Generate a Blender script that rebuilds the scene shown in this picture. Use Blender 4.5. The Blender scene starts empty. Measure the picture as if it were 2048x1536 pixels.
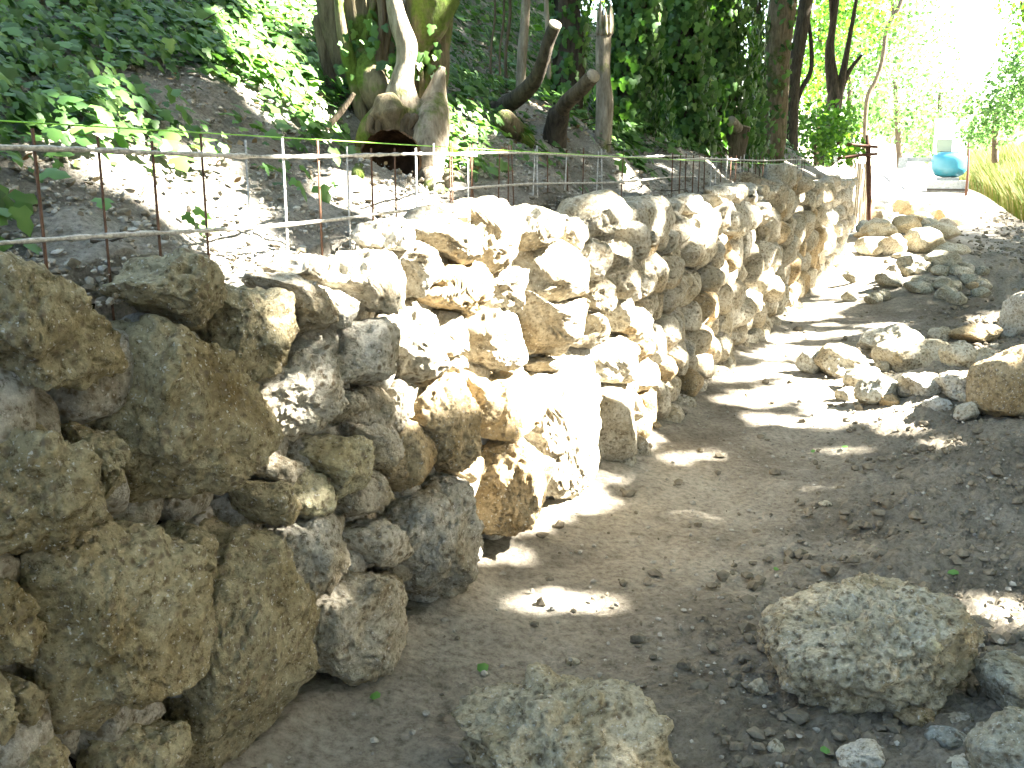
import bpy, math, random
import numpy as np
from mathutils import Vector, Matrix
random.seed(7)
RNG = np.random.default_rng(7)
S = bpy.context.scene
COL = S.collection

# ---------------------------------------------------------------- camera, sky, sun, exposure
CAM_H = 1.4
PITCH = math.radians(12.7)
F = 35.0 / 36.0 * 2048.0
cam = bpy.data.cameras.new('camera'); cam.lens = 35; cam.sensor_width = 36
cam.clip_start = 0.05; cam.clip_end = 2000
camo = bpy.data.objects.new('camera', cam); COL.objects.link(camo)
camo.location = (0, 0, CAM_H); camo.rotation_euler = (math.pi / 2 - PITCH, 0, 0)
S.camera = camo

SUN = np.array([0.90, -0.05, 0.82]); SUN = SUN / np.linalg.norm(SUN)
w = bpy.data.worlds.new('World'); S.world = w; w.use_nodes = True
nt = w.node_tree
sky = nt.nodes.new('ShaderNodeTexSky'); sky.sky_type = 'NISHITA'; sky.sun_disc = False
sky.sun_elevation = math.asin(SUN[2]); sky.sun_rotation = math.atan2(SUN[0], SUN[1])
sky.air_density = 1.0; sky.dust_density = 3.0; sky.ozone_density = 0.6
bg = nt.nodes['Background']; bg.inputs['Strength'].default_value = 0.065
nt.links.new(sky.outputs[0], bg.inputs['Color'])
sl = bpy.data.lights.new('sun', 'SUN'); sl.energy = 5.0; sl.angle = math.radians(0.7); sl.color = (1.0, 0.95, 0.86)
so = bpy.data.objects.new('sun', sl); COL.objects.link(so)
so.rotation_euler = Vector(SUN).to_track_quat('Z', 'Y').to_euler()
S.view_settings.view_transform = 'Standard'; S.view_settings.look = 'None'
S.view_settings.gamma = 1.0; S.view_settings.exposure = 4.65; S.view_settings.use_curve_mapping = False
S.cycles.max_bounces = 8; S.cycles.diffuse_bounces = 5; S.cycles.transparent_max_bounces = 6

# ---------------------------------------------------------------- numpy noise
def _h(ix, iy, iz, k=0):
    n = (ix.astype(np.int64) * 374761393 + iy.astype(np.int64) * 668265263 + iz.astype(np.int64) * 2147483647 + k * 974711) & 0xffffffff
    n = ((n ^ (n >> 13)) * 1274126177) & 0xffffffff
    n = ((n ^ (n >> 16)) * 2246822519) & 0xffffffff
    return ((n ^ (n >> 15)) & 0xffff) / 65535.0

def vnoise(P):
    I = np.floor(P).astype(np.int64); f = P - I; f = f * f * (3 - 2 * f)
    r = 0
    for dx in (0, 1):
        wx = f[:, 0] if dx else 1 - f[:, 0]
        for dy in (0, 1):
            wy = f[:, 1] if dy else 1 - f[:, 1]
            for dz in (0, 1):
                wz = f[:, 2] if dz else 1 - f[:, 2]
                r = r + wx * wy * wz * _h(I[:, 0] + dx, I[:, 1] + dy, I[:, 2] + dz)
    return r * 2 - 1

def fbm(P, octv=4, gain=0.5):
    a, r, t = 1.0, 0, 0
    Q = P.copy()
    for k in range(octv):
        r = r + a * vnoise(Q + 17.3 * k); t += a; a *= gain; Q = Q * 2.07
    return r / t

def worley(P):
    I = np.floor(P).astype(np.int64); best = np.full(len(P), 9.0)
    for dx in (-1, 0, 1):
        for dy in (-1, 0, 1):
            for dz in (-1, 0, 1):
                J = I + np.array([dx, dy, dz])
                q = np.stack([_h(J[:, 0], J[:, 1], J[:, 2], k) for k in (1, 2, 3)], 1) + J
                best = np.minimum(best, ((q - P) ** 2).sum(1))
    return np.sqrt(best)

def sst(a, b, x):
    t = np.clip((x - a) / (b - a), 0, 1); return t * t * (3 - 2 * t)

# ---------------------------------------------------------------- mesh and object helpers
def mesh_np(name, V, Fc, mat=None, smooth=True):
    """V (n,3), Fc (m,k) array of equal-sized faces, or a list of such arrays."""
    me = bpy.data.meshes.new(name)
    if not isinstance(Fc, list): Fc = [Fc]
    V = np.asarray(V, dtype=np.float32)
    loops = np.concatenate([f.reshape(-1) for f in Fc]).astype(np.int32)
    sizes = np.concatenate([np.full(len(f), f.shape[1]) for f in Fc]).astype(np.int32)
    starts = np.concatenate([[0], np.cumsum(sizes)[:-1]]).astype(np.int32)
    me.vertices.add(len(V)); me.vertices.foreach_set('co', V.reshape(-1))
    me.loops.add(len(loops)); me.loops.foreach_set('vertex_index', loops)
    me.polygons.add(len(sizes)); me.polygons.foreach_set('loop_start', starts)
    me.polygons.foreach_set('loop_total', sizes)
    me.polygons.foreach_set('use_smooth', np.full(len(sizes), smooth, dtype=bool))
    me.update(calc_edges=True); me.validate()
    if mat: me.materials.append(mat)
    return me

def link(name, me, parent=None, loc=None):
    o = bpy.data.objects.new(name, me); COL.objects.link(o)
    if parent: o.parent = parent
    if loc is not None: o.location = [float(c) for c in loc]
    return o

def tag(o, label=None, cat=None, group=None, kind=None):
    if label: o['label'] = label
    if cat: o['category'] = cat
    if group: o['group'] = group
    if kind: o['kind'] = kind
    return o

def empty(name, loc, label, cat, group=None):
    o = bpy.data.objects.new(name, None); COL.objects.link(o); o.location = [float(c) for c in loc]
    o.empty_display_size = 0.1
    return tag(o, label, cat, group)

_ico = {}
def ico(level):
    if level not in _ico:
        t = (1 + 5 ** .5) / 2
        v = [(-1, t, 0), (1, t, 0), (-1, -t, 0), (1, -t, 0), (0, -1, t), (0, 1, t), (0, -1, -t), (0, 1, -t), (t, 0, -1), (t, 0, 1), (-t, 0, -1), (-t, 0, 1)]
        V = [np.array(x) / np.linalg.norm(x) for x in v]
        Fc = [(0, 11, 5), (0, 5, 1), (0, 1, 7), (0, 7, 10), (0, 10, 11), (1, 5, 9), (5, 11, 4), (11, 10, 2), (10, 7, 6), (7, 1, 8), (3, 9, 4), (3, 4, 2), (3, 2, 6), (3, 6, 8), (3, 8, 9), (4, 9, 5), (2, 4, 11), (6, 2, 10), (8, 6, 7), (9, 8, 1)]
        for _ in range(level):
            mid = {}; N = []
            def m(a, b):
                k = (a, b) if a < b else (b, a)
                if k not in mid:
                    p = V[a] + V[b]; V.append(p / np.linalg.norm(p)); mid[k] = len(V) - 1
                return mid[k]
            for a, b, c in Fc:
                ab, bc, ca = m(a, b), m(b, c), m(c, a)
                N += [(a, ab, ca), (ab, b, bc), (ca, bc, c), (ab, bc, ca)]
            Fc = N
        _ico[level] = (np.array(V), np.array(Fc, dtype=np.int32))
    return _ico[level]

def tube(path, radii, seg=10, amp=0.0, freq=6.0, sub=1, cap=True, ridges=0):
    """A tapered limb along a path; amp is the relief in parts of the radius."""
    P = np.array(path, float); R = np.array(radii, float)
    if sub > 1:   # Catmull-Rom refinement
        n = len(P); t = np.linspace(0, n - 1, (n - 1) * sub + 1); Q = []; r2 = []
        for x in t:
            i = min(int(x), n - 2); u = x - i
            p0, p1, p2, p3 = P[max(i - 1, 0)], P[i], P[i + 1], P[min(i + 2, n - 1)]
            Q.append(.5 * (2 * p1 + (p2 - p0) * u + (2 * p0 - 5 * p1 + 4 * p2 - p3) * u * u + (3 * p1 - p0 - 3 * p2 + p3) * u ** 3))
            r2.append(R[i] * (1 - u) + R[i + 1] * u)
        P = np.array(Q); R = np.array(r2)
    n = len(P); T = np.gradient(P, axis=0); T /= np.linalg.norm(T, axis=1)[:, None] + 1e-9
    ref = np.array([1, 0, 0.]) if abs(T[0, 0]) < .8 else np.array([0, 1., 0])
    V = []
    for i in range(n):
        a = np.cross(T[i], ref); a /= np.linalg.norm(a) + 1e-9; b = np.cross(T[i], a); ref = b * -1 if False else ref
        th = np.arange(seg) / seg * 2 * math.pi
        rr = R[i] * (1 + (ridges and .12 * np.sin(th * ridges + i * .15)))
        V.append(P[i] + (np.cos(th) * rr)[:, None] * a + (np.sin(th) * rr)[:, None] * b)
    V = np.concatenate(V)
    if amp:
        C = np.repeat(P, seg, 0); d = V - C; RR = np.repeat(R, seg)
        nn = fbm(V * np.array([freq, freq, freq * .45]) + 3.1, 4)
        V = C + d * (1 + amp * nn)[:, None]
    q = []
    for i in range(n - 1):
        for j in range(seg):
            k = (j + 1) % seg
            q.append((i * seg + j, i * seg + k, (i + 1) * seg + k, (i + 1) * seg + j))
    q = np.array(q, dtype=np.int32)
    Fs = [q]
    if cap:
        V = np.concatenate([V, P[:1], P[-1:]]); c0, c1 = len(V) - 2, len(V) - 1; e = (n - 1) * seg
        Fs.append(np.array([(c0, (j + 1) % seg, j) for j in range(seg)] + [(c1, e + j, e + (j + 1) % seg) for j in range(seg)], dtype=np.int32))
    return V, Fs

def join(parts):
    V = []; Fs = {}; off = 0
    for v, fs in parts:
        if not isinstance(fs, list): fs = [fs]
        for f in fs: Fs.setdefault(f.shape[1], []).append(f + off)
        V.append(v); off += len(v)
    return np.concatenate(V), [np.concatenate(x) for x in Fs.values()]

def box(c, size, rot=None):
    s = np.array(size) / 2
    V = np.array([(x, y, z) for x in (-1, 1) for y in (-1, 1) for z in (-1, 1)], float) * s
    if rot is not None: V = V @ np.array(rot).T
    return V + np.array(c), np.array([(0, 1, 3, 2), (4, 6, 7, 5), (0, 4, 5, 1), (2, 3, 7, 6), (0, 2, 6, 4), (1, 5, 7, 3)], dtype=np.int32)

# ---------------------------------------------------------------- materials
def new_mat(name):
    m = bpy.data.materials.new(name); m.use_nodes = True
    return m, m.node_tree, m.node_tree.nodes['Principled BSDF']

def nd(nt, t, **kw):
    n = nt.nodes.new(t)
    for k, v in kw.items():
        if k in n.inputs: n.inputs[k].default_value = v
        else: setattr(n, k, v)
    return n

def ramp(nt, stops, fac):
    r = nt.nodes.new('ShaderNodeValToRGB'); e = r.color_ramp.elements
    while len(e) < len(stops): e.new(0.5)
    for x, (p, c) in zip(e, stops): x.position = p; x.color = (*c, 1)
    nt.links.new(fac, r.inputs[0]); return r.outputs[0]

def mixc(nt, a, b, fac, mode='MIX'):
    n = nt.nodes.new('ShaderNodeMix'); n.data_type = 'RGBA'; n.blend_type = mode
    L = nt.links.new
    for s, v in ((n.inputs[6], a), (n.inputs[7], b), (n.inputs[0], fac)):
        if hasattr(v, 'is_linked'): L(v, s)
        else: s.default_value = v if not isinstance(v, tuple) else (*v, 1)
    return n.outputs[2]

def obj_coords(nt, per_object=True):
    tc = nt.nodes.new('ShaderNodeTexCoord')
    if not per_object: return tc.outputs['Object']
    oi = nt.nodes.new('ShaderNodeObjectInfo')
    mu = nd(nt, 'ShaderNodeMath', operation='MULTIPLY'); mu.inputs[1].default_value = 97.0
    nt.links.new(oi.outputs['Random'], mu.inputs[0])
    ad = nd(nt, 'ShaderNodeVectorMath', operation='ADD')
    nt.links.new(tc.outputs['Object'], ad.inputs[0]); nt.links.new(mu.outputs[0], ad.inputs[1])
    return ad.outputs[0]

def noise_n(nt, vec, scale, detail=4, rough=.6):
    n = nd(nt, 'ShaderNodeTexNoise', Scale=scale, Detail=detail, Roughness=rough)
    nt.links.new(vec, n.inputs['Vector']); return n.outputs[0]

def bump(nt, h, strength, dist, normal=None):
    b = nd(nt, 'ShaderNodeBump', Strength=strength, Distance=dist)
    nt.links.new(h, b.inputs['Height'])
    if normal: nt.links.new(normal, b.inputs['Normal'])
    return b.outputs[0]

def stone_mat(name='limestone'):
    m, nt, p = new_mat(name); L = nt.links.new
    v = obj_coords(nt)
    big = noise_n(nt, v, 5.5, 5, .62)
    base = ramp(nt, [(.28, (.26, .215, .14)), (.41, (.39, .355, .28)), (.53, (.47, .45, .395)), (.72, (.54, .53, .48))], big)
    oi = nt.nodes.new('ShaderNodeObjectInfo')
    base = mixc(nt, base, oi.outputs['Color'], 1.0, 'MULTIPLY')
    fine = noise_n(nt, v, 55, 5, .75)
    base = mixc(nt, base, ramp(nt, [(.34, (.34, .30, .25)), (.47, (.92, .92, .91)), (.57, (1.06, 1.06, 1.06)), (.68, (1.38, 1.38, 1.38))], fine), 1.0, 'MULTIPLY')  # speckle contrast raised, also standing in for weak relief shading
    vo = nd(nt, 'ShaderNodeTexVoronoi', Scale=42.0); L(v, vo.inputs['Vector'])
    gate = noise_n(nt, v, 13, 3, .6)
    pit = nd(nt, 'ShaderNodeMapRange'); L(vo.outputs['Distance'], pit.inputs[0])
    pit.inputs[1].default_value = .18; pit.inputs[2].default_value = .42
    g2 = nd(nt, 'ShaderNodeMapRange'); L(gate, g2.inputs[0]); g2.inputs[1].default_value = .42; g2.inputs[2].default_value = .58
    pm = nd(nt, 'ShaderNodeMath', operation='MAXIMUM'); L(pit.outputs[0], pm.inputs[0]); L(g2.outputs[0], pm.inputs[1])
    base = mixc(nt, (.20, .16, .105), base, pm.outputs[0])  # pits darkened in colour, standing in for shade lost in soft light
    fl = noise_n(nt, v, 120, 2, .5)
    base = mixc(nt, base, (.62, .60, .54), ramp(nt, [(.64, (0, 0, 0)), (.70, (.8, .8, .8))], fl))
    L(base, p.inputs['Base Color']); p.inputs['Roughness'].default_value = .95
    p.inputs['Specular IOR Level'].default_value = .15
    n1 = bump(nt, pm.outputs[0], .8, .006)
    n2 = bump(nt, noise_n(nt, v, 34, 6, .74), 1.0, .022, n1)
    n3 = bump(nt, fine, 1.0, .007, n2)
    L(n3, p.inputs['Normal']); return m

def soil_mat(name, dark, mid, light, flecks=.5, scale=1.0, turned=False):
    m, nt, p = new_mat(name); L = nt.links.new
    v = obj_coords(nt, False)
    a = noise_n(nt, v, 1.3 * scale, 6, .65)
    c = ramp(nt, [(.34, dark), (.5, mid), (.66, light)], a)
    f = noise_n(nt, v, 38 * scale, 6, .75)
    c = mixc(nt, c, ramp(nt, [(.3, (.45, .43, .4)), (.5, (1, 1, 1)), (.7, (1.4, 1.4, 1.38))], f), 1.0, 'MULTIPLY')
    g = noise_n(nt, v, 95 * scale, 3, .6)
    c = mixc(nt, c, (.42, .40, .34), ramp(nt, [(.68, (0, 0, 0)), (.74, (flecks,) * 3)], g))
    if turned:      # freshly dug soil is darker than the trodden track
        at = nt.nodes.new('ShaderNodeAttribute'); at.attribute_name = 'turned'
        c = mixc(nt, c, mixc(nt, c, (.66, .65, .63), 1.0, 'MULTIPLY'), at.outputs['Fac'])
    L(c, p.inputs['Base Color']); p.inputs['Roughness'].default_value = 1.0; p.inputs['Specular IOR Level'].default_value = .1
    n1 = bump(nt, noise_n(nt, v, 16 * scale, 8, .72), .9, .03)
    n2 = bump(nt, f, .9, .008, n1); L(n2, p.inputs['Normal'])
    return m

def leaf_mat(name, cols, transl, rough=.45, spec=.4, mixf=.45):
    m, nt, p = new_mat(name); L = nt.links.new
    gi = nt.nodes.new('ShaderNodeNewGeometry')
    c = ramp(nt, cols, gi.outputs['Random Per Island'])
    L(c, p.inputs['Base Color']); p.inputs['Roughness'].default_value = rough; p.inputs['Specular IOR Level'].default_value = spec
    t = nt.nodes.new('ShaderNodeBsdfTranslucent')
    tcx = mixc(nt, c, transl, 1.0, 'MULTIPLY'); L(tcx, t.inputs['Color'])
    mx = nt.nodes.new('ShaderNodeMixShader'); mx.inputs[0].default_value = mixf
    L(p.outputs[0], mx.inputs[1]); L(t.outputs[0], mx.inputs[2])
    L(mx.outputs[0], nt.nodes['Material Output'].inputs[0]); return m

def bark_mat(name, dark, light, moss=None, mossy=.5, scale=1.0):
    m, nt, p = new_mat(name); L = nt.links.new
    tc = nt.nodes.new('ShaderNodeTexCoord')
    mp = nt.nodes.new('ShaderNodeMapping'); mp.inputs['Scale'].default_value = (1, 1, .22); L(tc.outputs['Object'], mp.inputs[0])
    f = noise_n(nt, mp.outputs[0], 34 * scale, 6, .7)
    c = ramp(nt, [(.33, dark), (.66, light)], f)
    if moss:
        g = noise_n(nt, tc.outputs['Object'], 5 * scale, 5, .65)
        mc = ramp(nt, [(.3, tuple(.5 * x for x in moss)), (.7, moss)], noise_n(nt, tc.outputs['Object'], 60, 3, .6))
        c = mixc(nt, c, mc, ramp(nt, [(mossy - .05, (0, 0, 0)), (mossy + .05, (1, 1, 1))], g))
    L(c, p.inputs['Base Color']); p.inputs['Roughness'].default_value = .9; p.inputs['Specular IOR Level'].default_value = .15
    L(bump(nt, f, 1.0, .02), p.inputs['Normal']); return m

def plain(name, c, rough=.6, metal=0.0, nscale=30, var=.25, spec=.3, bmp=.3):
    m, nt, p = new_mat(name); L = nt.links.new
    tc = nt.nodes.new('ShaderNodeTexCoord'); f = noise_n(nt, tc.outputs['Object'], nscale, 5, .65)
    L(mixc(nt, c, ramp(nt, [(.3, (1 - var,) * 3), (.7, (1 + var,) * 3)], f), 1.0, 'MULTIPLY'), p.inputs['Base Color'])
    p.inputs['Roughness'].default_value = rough; p.inputs['Metallic'].default_value = metal; p.inputs['Specular IOR Level'].default_value = spec
    if bmp: L(bump(nt, f, bmp, .004), p.inputs['Normal'])
    return m

M_STONE = stone_mat()
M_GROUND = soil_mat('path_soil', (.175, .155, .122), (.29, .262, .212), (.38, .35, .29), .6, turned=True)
M_BANK = soil_mat('bank_scree', (.14, .128, .104), (.235, .218, .183), (.34, .32, .275), .9, 2.2)
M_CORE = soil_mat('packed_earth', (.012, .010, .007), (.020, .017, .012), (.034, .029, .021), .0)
IVY_COLS = [(0, (.022, .058, .013)), (.35, (.042, .105, .020)), (.7, (.075, .155, .028)), (.93, (.085, .19, .04)), (1, (.16, .25, .06))]
M_IVY = leaf_mat('ivy_leaf', IVY_COLS, (1.3, 1.5, .7), .5, .35, .3)
M_LEAF = leaf_mat('tree_leaf', [(0, (.035, .09, .018)), (.5, (.065, .15, .028)), (1, (.12, .22, .04))], (1.5, 1.7, .6), .5, .3, .5)
M_CANOPY = leaf_mat('canopy_leaf', [(0, (.05, .075, .03)), (.5, (.08, .11, .045)), (1, (.12, .15, .07))], (1.15, 1.2, .8), .5, .3, .4)
M_FARLEAF = leaf_mat('far_leaf', [(0, (.04, .08, .028)), (.5, (.07, .135, .045)), (1, (.12, .20, .07))], (1.3, 1.5, 1.0), .6, .2, .5)
M_DRYLEAF = leaf_mat('dry_leaf', [(0, (.12, .075, .035)), (.6, (.24, .17, .09)), (1, (.34, .27, .17))], (1, 1, 1), .8, .1, .2)
M_FRESH = leaf_mat('fresh_leaf', [(0, (.10, .24, .05)), (1, (.14, .30, .08))], (1.3, 1.5, .6), .45, .35, .35)
M_BARK = bark_mat('bark', (.045, .034, .022), (.15, .12, .08))
M_PALEBARK = bark_mat('pale_bark', (.10, .08, .055), (.31, .27, .20), (.11, .14, .03), .60)
M_MOSS = bark_mat('mossy_bark', (.06, .05, .03), (.18, .15, .09), (.10, .15, .025), .51)
M_DARKBARK = bark_mat('dark_bark', (.022, .018, .013), (.085, .07, .05))
M_TRUNK = bark_mat('trunk_bark', (.07, .055, .035), (.20, .16, .10), (.085, .10, .03), .56)
M_ROT = plain('rotten_wood', (.075, .045, .026), 1.0, 0, 25, .5, .05, 1.0)
M_CUT = plain('sawn_wood', (.25, .21, .15), .8, nscale=60)
M_RUST = plain('rusty_wire', (.11, .058, .034), .8, .3, 80, .5)
M_CRUST = plain('mortar_dust_wire', (.40, .385, .35), .95, 0, 90, .5, .1, 1.0)
M_STRING = plain('green_nylon', (.25, .55, .06), .5, 0, 10, .05)
M_POST = plain('brown_post', (.085, .04, .026), .85, 0, 30, .4)
M_PALING = plain('pale_wood', (.46, .38, .26), .85, 0, 14, .4)

# ---------------------------------------------------------------- the place: rays, wall line, ground and bank heights
FWD = np.array([0, math.cos(PITCH), -math.sin(PITCH)]); UPV = np.array([0, math.sin(PITCH), math.cos(PITCH)]); RT = np.array([1., 0, 0])
CAMP = np.array([0, 0, CAM_H])
def ray(u, v):
    return FWD + RT * (u - 1024) / F + UPV * (768 - v) / F
def at_depth(u, v, y):
    d = ray(u, v); return CAMP + d * (y / d[1])
W0 = np.array([-1.5, 0, 0]); E = np.array([.44, 1, 0]) / math.hypot(.44, 1); N = np.array([E[1], -E[0], 0])
def sd(P):
    Q = np.atleast_2d(P) - W0; return Q @ E, -(Q @ N)       # along the wall, behind the wall face
def wp(s, out, z): return W0 + E * s + N * out + np.array([0, 0, z])
def at_wall(u, v, out=0.0):
    d = ray(u, v); t = (out - (CAMP - W0) @ N) / (d @ N); return CAMP + d * t

def flat(u, v):
    d = ray(u, v); t = CAM_H / -d[2]; return CAMP + d * t
MOUNDS = [(flat(1815, 500), .95, 1.9, .42), (flat(1838, 590), .85, 1.3, .22), (flat(1850, 795), .42, .50, .10), (flat(1960, 800), .40, .50, .12), (flat(2010, 585), 1.0, 1.1, .26), (flat(2010, 945), .55, .30, .11), (flat(1790, 1118), .30, .09, .05), (flat(1900, 1010), .5, .16, .06)]
def ground_h(X, Y):
    X = np.asarray(X, float); Y = np.asarray(Y, float)
    P = np.stack([X, Y, np.zeros_like(X)], 1)
    s, d = sd(P); front = -d
    z = .38 * sst(15, 33, Y) + .3 * sst(34, 80, Y)
    near = sst(30, 8, Y)
    z = z + .05 * vnoise(P * .55 + 4.2) * near + .022 * vnoise(P * 1.9) * near
    z = z + .07 * np.exp(-np.clip(front, 0, 9) / .16)
    ru = sst(1.1, 2.3, front - .05 * Y)                              # churned soil on the far side of the track
    z = z + ru * (.05 * np.abs(vnoise(P * 2.6 + 8)) + .05) * near
    for c, ra, rb, h in MOUNDS:
        z = z + h * np.exp(-((X - c[0] - .44 * (Y - c[1])) / ra) ** 2 - ((Y - c[1]) / rb) ** 2)
    return z
_ys = np.linspace(0.5, 90, 3000)
def gz(x, y): return float(ground_h(np.array([x]), np.array([y]))[0])
def at_ground(u, v, h=0.0):
    d = ray(u, v); d = d / d[1]
    P = CAMP + d * _ys[:, None]
    below = P[:, 2] < ground_h(P[:, 0], P[:, 1]) + h
    i = int(np.argmax(below)) if below.any() else len(_ys) - 1
    return P[i]

def bank_h(s, d):
    base = 1.10 - 1.16 * sst(14.6, 18.5, s)
    rise = .55 * d + .10 * np.clip(d - 1.5, 0, 9) - .30 * np.clip(d - 5, 0, 30)
    z = base + rise + .38 * sst(15, 33, s * .93)
    P = np.stack([s, d, np.zeros_like(s)], 1)
    z = z + .10 * vnoise(P * 1.1 + 2) * sst(0, .5, d) + .05 * vnoise(P * 3.1) * sst(0, .3, d) + .018 * fbm(P * 11, 3)
    hs, hd = HOLE
    z = z - .45 * np.exp(-(((s - hs - .05) / .26) ** 2 + ((d - hd - .10) / .24) ** 2) ** 3)
    return z
HOLE = (-50., -50.)

def bz(P):
    s, d = sd(P); return bank_h(s, d)
def at_bank(u, v):
    d = ray(u, v); d = d / d[1]; P = CAMP + d * _ys[:, None]
    s, dd = sd(P); b = np.where(dd > 0.05, bank_h(s, np.clip(dd, 0, 30)), -9)
    hit = P[:, 2] < b
    return P[int(np.argmax(hit))] if hit.any() else at_depth(u, v, 8)

_HP = at_bank(782, 318); _a, _b = sd(_HP); HOLE = (float(_a[0]), float(_b[0])); print('hole', _HP, HOLE)
print('bank at tree', at_bank(800, 270), at_bank(860, 330), at_bank(1100, 250), at_bank(1550,330))
# ---------------------------------------------------------------- ground and bank sheets
def grid_faces(nr, nc):
    i = np.arange(nr - 1)[:, None] * nc + np.arange(nc - 1)[None]
    return np.stack([i, i + 1, i + nc + 1, i + nc], -1).reshape(-1, 4).astype(np.int32)
ys = np.concatenate([np.linspace(-8, .7, 24), np.exp(np.linspace(math.log(.8), math.log(20), 380)), np.exp(np.linspace(math.log(20.5), math.log(400), 70))])
tau = np.concatenate([np.linspace(-8, -.1, 10), np.linspace(0, 1, 400), np.linspace(1.06, 10, 40)])
YY = np.repeat(ys, len(tau)); TT = np.tile(tau, len(ys)); YC = np.clip(YY, .8, None)
XX = -2.0 + .44 * YY + TT * (2.3 + .42 * YC)
GP = np.stack([XX, YY, np.zeros_like(XX)], 1)
Z = ground_h(XX, YY)
det = sst(32, 7, YY) * ((TT > -.05) & (TT < 1.4))
ss, dd = sd(GP)
churn = sst(.3, 1.1, -dd - .065 * YY)
Z = Z + det * (.016 * fbm(GP * 7, 4) * (1 + 1.6 * churn) + (.010 + .026 * churn) * np.abs(fbm(GP * 26 + 5, 3)))
rut = np.sin((ss + .5 * vnoise(GP * 1.2)) * 9.0) * .006 * det * sst(.2, .6, -dd) * sst(1.6, 1.0, -dd)
Z = Z + rut
GP[:, 2] = Z
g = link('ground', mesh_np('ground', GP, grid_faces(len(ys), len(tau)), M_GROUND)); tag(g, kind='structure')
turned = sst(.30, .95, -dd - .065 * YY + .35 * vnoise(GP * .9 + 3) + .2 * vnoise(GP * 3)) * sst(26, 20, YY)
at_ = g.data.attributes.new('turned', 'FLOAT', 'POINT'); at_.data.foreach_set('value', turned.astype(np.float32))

sv = np.concatenate([np.linspace(-6, .8, 20), np.linspace(.85, 9, 330), np.exp(np.linspace(math.log(9.05), math.log(90), 160))])
dv = np.concatenate([[.185], np.linspace(.19, 2.6, 146), np.linspace(2.65, 22, 50)])
SS = np.repeat(sv, len(dv)); DD = np.tile(dv, len(sv))
BZ = bank_h(SS, DD)
BZ = BZ + (.016 * np.abs(fbm(np.stack([SS, DD, 0 * SS], 1) * 32, 3)) + .028 * fbm(np.stack([SS, DD, 0 * SS], 1) * 9 + 4, 3)) * sst(12, 6, SS)
BZ[np.tile(np.arange(len(dv)) == 0, len(sv))] = -.1
BV = W0 + E * SS[:, None] - N * DD[:, None]; BV[:, 2] = BZ
b = link('bank', mesh_np('bank', BV, grid_faces(len(sv), len(dv)), M_BANK)); tag(b, kind='structure')

# ---------------------------------------------------------------- stones
def shape_stone(U, radial, Din, Dout, seed, rough=1.0, level=4, facets=8, pits=True, eps=.62):
    """U: unit sphere points. radial(theta) gives the outline in the (x,y) plane; +z faces out."""
    rng = np.random.default_rng(seed)
    th = np.arctan2(U[:, 1], U[:, 0]); rho = np.sqrt(np.clip(U[:, 0] ** 2 + U[:, 1] ** 2, 0, 1)); c = U[:, 2]
    R = radial(th)
    k = rho ** eps; o = np.sign(c) * np.abs(c) ** (eps + .15)
    P = np.stack([np.cos(th) * R * k, np.sin(th) * R * k, o * np.where(c > 0, Dout, Din)], 1)
    size = float(np.mean(R))
    for _ in range(facets):
        m = rng.normal(size=3); m[2] = abs(m[2]) * .8 + .15; m /= np.linalg.norm(m)
        h = np.percentile(P @ m, rng.uniform(82, 96)); ex = np.clip(P @ m - h, 0, None)
        P = P - .8 * ex[:, None] * m
    nrm = P / np.array([1, 1, 1.]); nrm = nrm / (np.linalg.norm(nrm, axis=1)[:, None] + 1e-9)
    off = rng.uniform(0, 60, 3)
    a = .085 * size * fbm(P * (1.3 / size) + off, 3)
    a = a + rough * .022 * fbm(P * 17 + off, 3) * min(1, size * 8)
    if level >= 3: a = a + rough * .007 * fbm(P * 60 + off, 3)
    if pits and level >= 4:
        gate = sst(-.1, .3, vnoise(P * 9 + off))
        a = a - rough * .011 * sst(.36, .08, worley(P * 30 + off)) * gate
        a = a - rough * .006 * sst(.40, .1, worley(P * 62 + off + 9)) + rough * .005 * sst(.3, .05, worley(P * 48 + off + 5))
    return P + nrm * a[:, None]

def poly_radial(poly):
    """Outline radius about the centroid for an (n,2) polygon."""
    A = np.asarray(poly, float); x, y = A[:, 0], A[:, 1]; x2, y2 = np.roll(x, -1), np.roll(y, -1)
    cr = x * y2 - x2 * y; ar = cr.sum() / 2
    c = np.array([((x + x2) * cr).sum(), ((y + y2) * cr).sum()]) / (6 * ar)
    B = A - c; B2 = np.roll(B, -1, 0)
    t = np.linspace(-math.pi, math.pi, 181); D = np.stack([np.cos(t), np.sin(t)], 1); R = np.zeros(181)
    for p, q in zip(B, B2):
        e = q - p; den = D[:, 0] * e[1] - D[:, 1] * e[0]
        with np.errstate(divide='ignore', invalid='ignore'):
            r = (p[0] * e[1] - p[1] * e[0]) / den; u = (p[0] * D[:, 1] - p[1] * D[:, 0]) / den
        ok = (u >= -1e-6) & (u <= 1 + 1e-6) & (r > 0) & np.isfinite(r)
        R = np.where(ok, np.maximum(R, r), R)
    R[R == 0] = R[R > 0].mean()
    R[0] = R[-1] = .5 * (R[0] + R[-1])
    k = np.array([.25, .5, .25]); R = np.convolve(np.concatenate([R[-3:-1], R, R[1:3]]), k, 'same')[2:-2]
    return c, (lambda th: np.interp(th, t, R)), float(R.mean()), abs(ar)

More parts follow.
